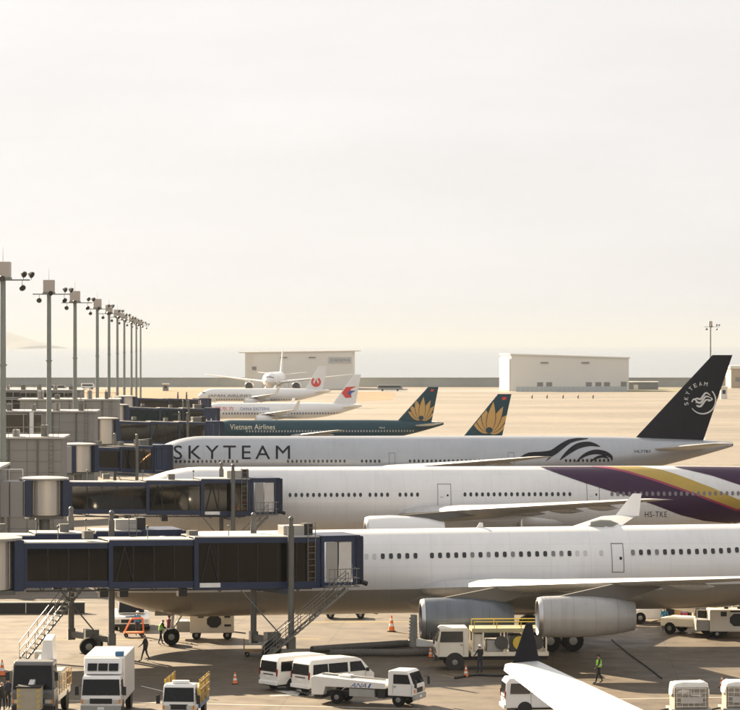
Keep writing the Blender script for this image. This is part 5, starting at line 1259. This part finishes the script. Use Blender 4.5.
# ---------------------------------------------------------------- people
SKIN = pm('skin', (.40, .24, .16), .55); HAIR = pm('hair_black', (.015, .013, .012), .6); SHOE = pm('shoe_black', (.015, .015, .015), .5)
DARKC = pm('cloth_black', (.018, .018, .02), .85, 0, .2, 6); NAVYC = pm('cloth_navy', (.02, .028, .05), .85, 0, .2, 6); BLUEC = pm('cloth_blue', (.04, .19, .36), .8, 0, .15, 6); VESTG = pm('vest_lime', (.30, .62, .05), .7, 0, .1, 6); PINKC = pm('cloth_maroon', (.22, .03, .06), .8)
def person(label, p, yaw, shirt, pants, stride=.0, arm=(0, 0), lean=0., vest=None, cap=None, h=1.72, bend=.12):
    g = thing('person', label, 'person', p, yaw, 'people on the apron'); k = h / 1.75
    J = {}; V = []; E = []
    def v(n, x, y, z, r): J[n] = len(V); V.append((x * k + lean * max(0, z - .95), y * k, z * k, r * k)); return J[n]
    def e(*ns): E.extend((J[a], J[b]) for a, b in zip(ns, ns[1:]))
    v('pel', 0, 0, .96, .135); v('waist', 0, 0, 1.1, .125); v('chest', .01, 0, 1.32, .15); v('nb', 0, 0, 1.46, .075); v('nk', .01, 0, 1.53, .055); v('hd', .03, 0, 1.62, .09); v('top', .02, 0, 1.71, .075)
    e('pel', 'waist', 'chest', 'nb', 'nk', 'hd', 'top')
    for s, n in ((1, 'l'), (-1, 'r')):
        st = stride * s; a = arm[0 if s > 0 else 1]
        v(n + 'hip', 0, .1 * s, .9, .095); v(n + 'kn', st * .45 + bend * abs(stride) , .1 * s, .50, .062); v(n + 'an', st - .02 * abs(stride) * 8 * (1 if st < 0 else 0), .1 * s, .09 + (.06 if st < 0 else 0), .042); v(n + 'to', st + .17, .115 * s, .045 + (.0 if st < 0 else 0), .036)
        e('pel', n + 'hip', n + 'kn', n + 'an', n + 'to')
        v(n + 'sh', 0, .175 * s, 1.42, .068); v(n + 'el', .27 * math.sin(a) - .02, .24 * s, 1.42 - .27 * math.cos(a), .046); b_ = a + .45
        v(n + 'wr', .27 * math.sin(a) - .02 + .24 * math.sin(b_), .25 * s, 1.42 - .27 * math.cos(a) - .24 * math.cos(b_), .032); v(n + 'pa', .27 * math.sin(a) - .02 + .31 * math.sin(b_), .25 * s, 1.42 - .27 * math.cos(a) - .31 * math.cos(b_), .036)
        e('nb', n + 'sh', n + 'el', n + 'wr', n + 'pa')
    me = bpy.data.meshes.new('b'); bm = bmesh.new(); ly = bm.verts.layers.skin.verify()
    bv = []
    for i, (x, y, z, r) in enumerate(V):
        q = bm.verts.new((x, y, z)); q[ly].radius = (r, r * (1.25 if i in (J['chest'], J['waist'], J['pel']) else 1)); q[ly].use_root = i == 0; bv.append(q)
    for a, b in E: bm.edges.new((bv[a], bv[b]))
    bm.to_mesh(me); bm.free(); o = bpy.data.objects.new('b', me); COL.objects.link(o)
    o.modifiers.new('s', 'SKIN'); sb = o.modifiers.new('d', 'SUBSURF'); sb.levels = 1; sb.render_levels = 1
    bpy.context.view_layer.update(); ev = o.evaluated_get(bpy.context.evaluated_depsgraph_get()); m2 = bpy.data.meshes.new_from_object(ev); bpy.data.objects.remove(o)
    # face and fingers joined into the body
    bm = bmesh.new(); bm.from_mesh(m2); ex = MB(); hx, hz = V[J['hd']][0], V[J['hd']][2]
    ex.hexa([(hx + .08, -.012, hz - .03), (hx + .125, -.014, hz - .03), (hx + .125, .014, hz - .03), (hx + .08, .012, hz - .03), (hx + .08, -.008, hz + .03), (hx + .095, -.008, hz + .03), (hx + .095, .008, hz + .03), (hx + .08, .008, hz + .03)])
    for s in (-1, 1): ex.sph((hx + .085, s * .035, hz + .03), .014, 6); ex.sph((hx, s * .092, hz), .025, 6); 
    for n in 'lr':
        w0, p0 = Vector(V[J[n + 'wr']][:3]), Vector(V[J[n + 'pa']][:3]); d = (p0 - w0).normalized(); sy = Vector((0, 1, 0)); f = Vector((1, 0, 0))
        for q in range(4):
            a = p0 + f * (.028 - .018 * q); ln = (.07, .08, .075, .06)[q]; b = a + d * ln * .55; c = b + (d * .6 - sy * (.5 if n == 'l' else -.5)).normalized() * ln * .45; ex.cyl(a, b, .0095, .009, 6).cyl(b, c, .009, .007, 6)
        t0 = w0 + (p0 - w0) * .5 + f * .03; ex.cyl(t0, t0 + (d * .6 + f * .7).normalized() * .05, .011, .008, 6)
    n0 = len(bm.verts); nv = [bm.verts.new(q) for q in ex.v]
    for q in ex.f:
        try: bm.faces.new([nv[i] for i in q])
        except ValueError: pass
    bm.to_mesh(m2); bm.free(); m2.name = 'body'
    for mt in (shirt, pants, SKIN, HAIR, SHOE): m2.materials.append(mt)
    wl_, wr_ = Vector(V[J['lpa']][:3]), Vector(V[J['rpa']][:3])
    for f in m2.polygons:
        c = f.center; z = c.z / k; i = 0
        if min((c - wl_).length, (c - wr_).length) < .085 * k: i = 2
        elif z > 1.5: i = 3 if (z > 1.685 or (c.x < hx - .02 and z > 1.58)) else 2
        elif z < .1: i = 4
        elif z < .98 and abs(c.y) < .21 * k: i = 1
        f.material_index = i; f.use_smooth = True
    bo = bpy.data.objects.new('body', m2); COL.objects.link(bo); bo.parent = g
    if vest:
        rg = []
        for z, rx, ry in ((1.0, .165, .19), (1.15, .165, .185), (1.32, .18, .20), (1.42, .14, .19), (1.47, .09, .11)):
            cx = lean * max(0, z - .95); rg.append([(cx + rx * k * math.cos(t), ry * k * math.sin(t), z * k) for t in [6.28319 * j / 18 for j in range(18)]])
        vo = MB().loft(rg, False, False).build('vest', vest, g, True)
        MB().loft([[((x - lean * .2) * 1.03 + lean * .2, y * 1.03, z) for x, y, z in r_] for r_ in ([(lean * .17 + .166 * k * math.cos(t), .187 * k * math.sin(t), zz * k) for t in [6.28319 * j / 18 for j in range(18)]] for zz in (1.12, 1.17))], False, False).build('reflective_band', SIGNW, vo, True)
    if cap: MB().lathe([(.0, .112), (.06, .108), (.10, .07), (.12, .01)], (hx - .01, 0, hz + .03), (0, 0, 1), 14).box(hx + .05, hx + .17, -.07, .07, hz + .03, hz + .045).build('cap', cap, g, True)
    return g
person('person in black clothes walking left across the sunlit apron under the front bridge', G(145, 661.5), R(165), DARKC, DARKC, .24, (.4, -.3))
person('person in blue shirt and white cap standing beside the orange trolley', G(137.5, 636), R(-70), BLUEC, NAVYC, .06, (.3, .1), cap=SIGNW)
person('person in lime vest bending toward the nose wheel', G(160.5, 645), R(20), DARKC, NAVYC, .16, (.8, .6), lean=.22, vest=VESTG)
person('person in lime safety vest walking left in front of the foreground wing', G(599, 683.5), R(190), DARKC, DARKC, .22, (.35, -.35), vest=VESTG, cap=DARKC)
person('person in blue jacket standing by the tractor below the right wing', G(664.5, 631.5), R(-95), BLUEC, DARKC, .08, (.2, .2), cap=BLUEC)
person('person in dark clothes beside the fuel truck', G(480, 673), R(120), DARKC, NAVYC, .07, (.5, .3), cap=SIGNW)
person('person in dark clothes at the left edge, left of the boom truck, standing in front', G(2, 713), R(-60), DARKC, DARKC, .05, (.1, .1))
person('person in dark clothes just left of the boom truck bucket', G(8, 709), R(-110), NAVYC, DARKC, .05, (.1, .2))
person('person in maroon jacket by the strut of the nose wheel', G(169, 640.5), R(60), PINKC, NAVYC, .06, (.7, .5), cap=PINKC)

# ---------------------------------------------------------------- haze
hz_ = bpy.data.materials.new('haze'); hz_.use_nodes = True; t = hz_.node_tree; t.nodes.clear()
o_ = t.nodes.new('ShaderNodeOutputMaterial'); pv = t.nodes.new('ShaderNodeVolumePrincipled')
pv.inputs['Color'].default_value = (.30, .33, .37, 1); pv.inputs['Density'].default_value = .00006; pv.inputs['Anisotropy'].default_value = .2
t.links.new(pv.outputs[0], o_.inputs['Volume'])
ho = MB().box(-62000, 62000, -500, 92000, -7, 170).build('haze', hz_); ho['kind'] = 'stuff'; ho['label'] = 'pale sunlit haze over the airfield and the sea'
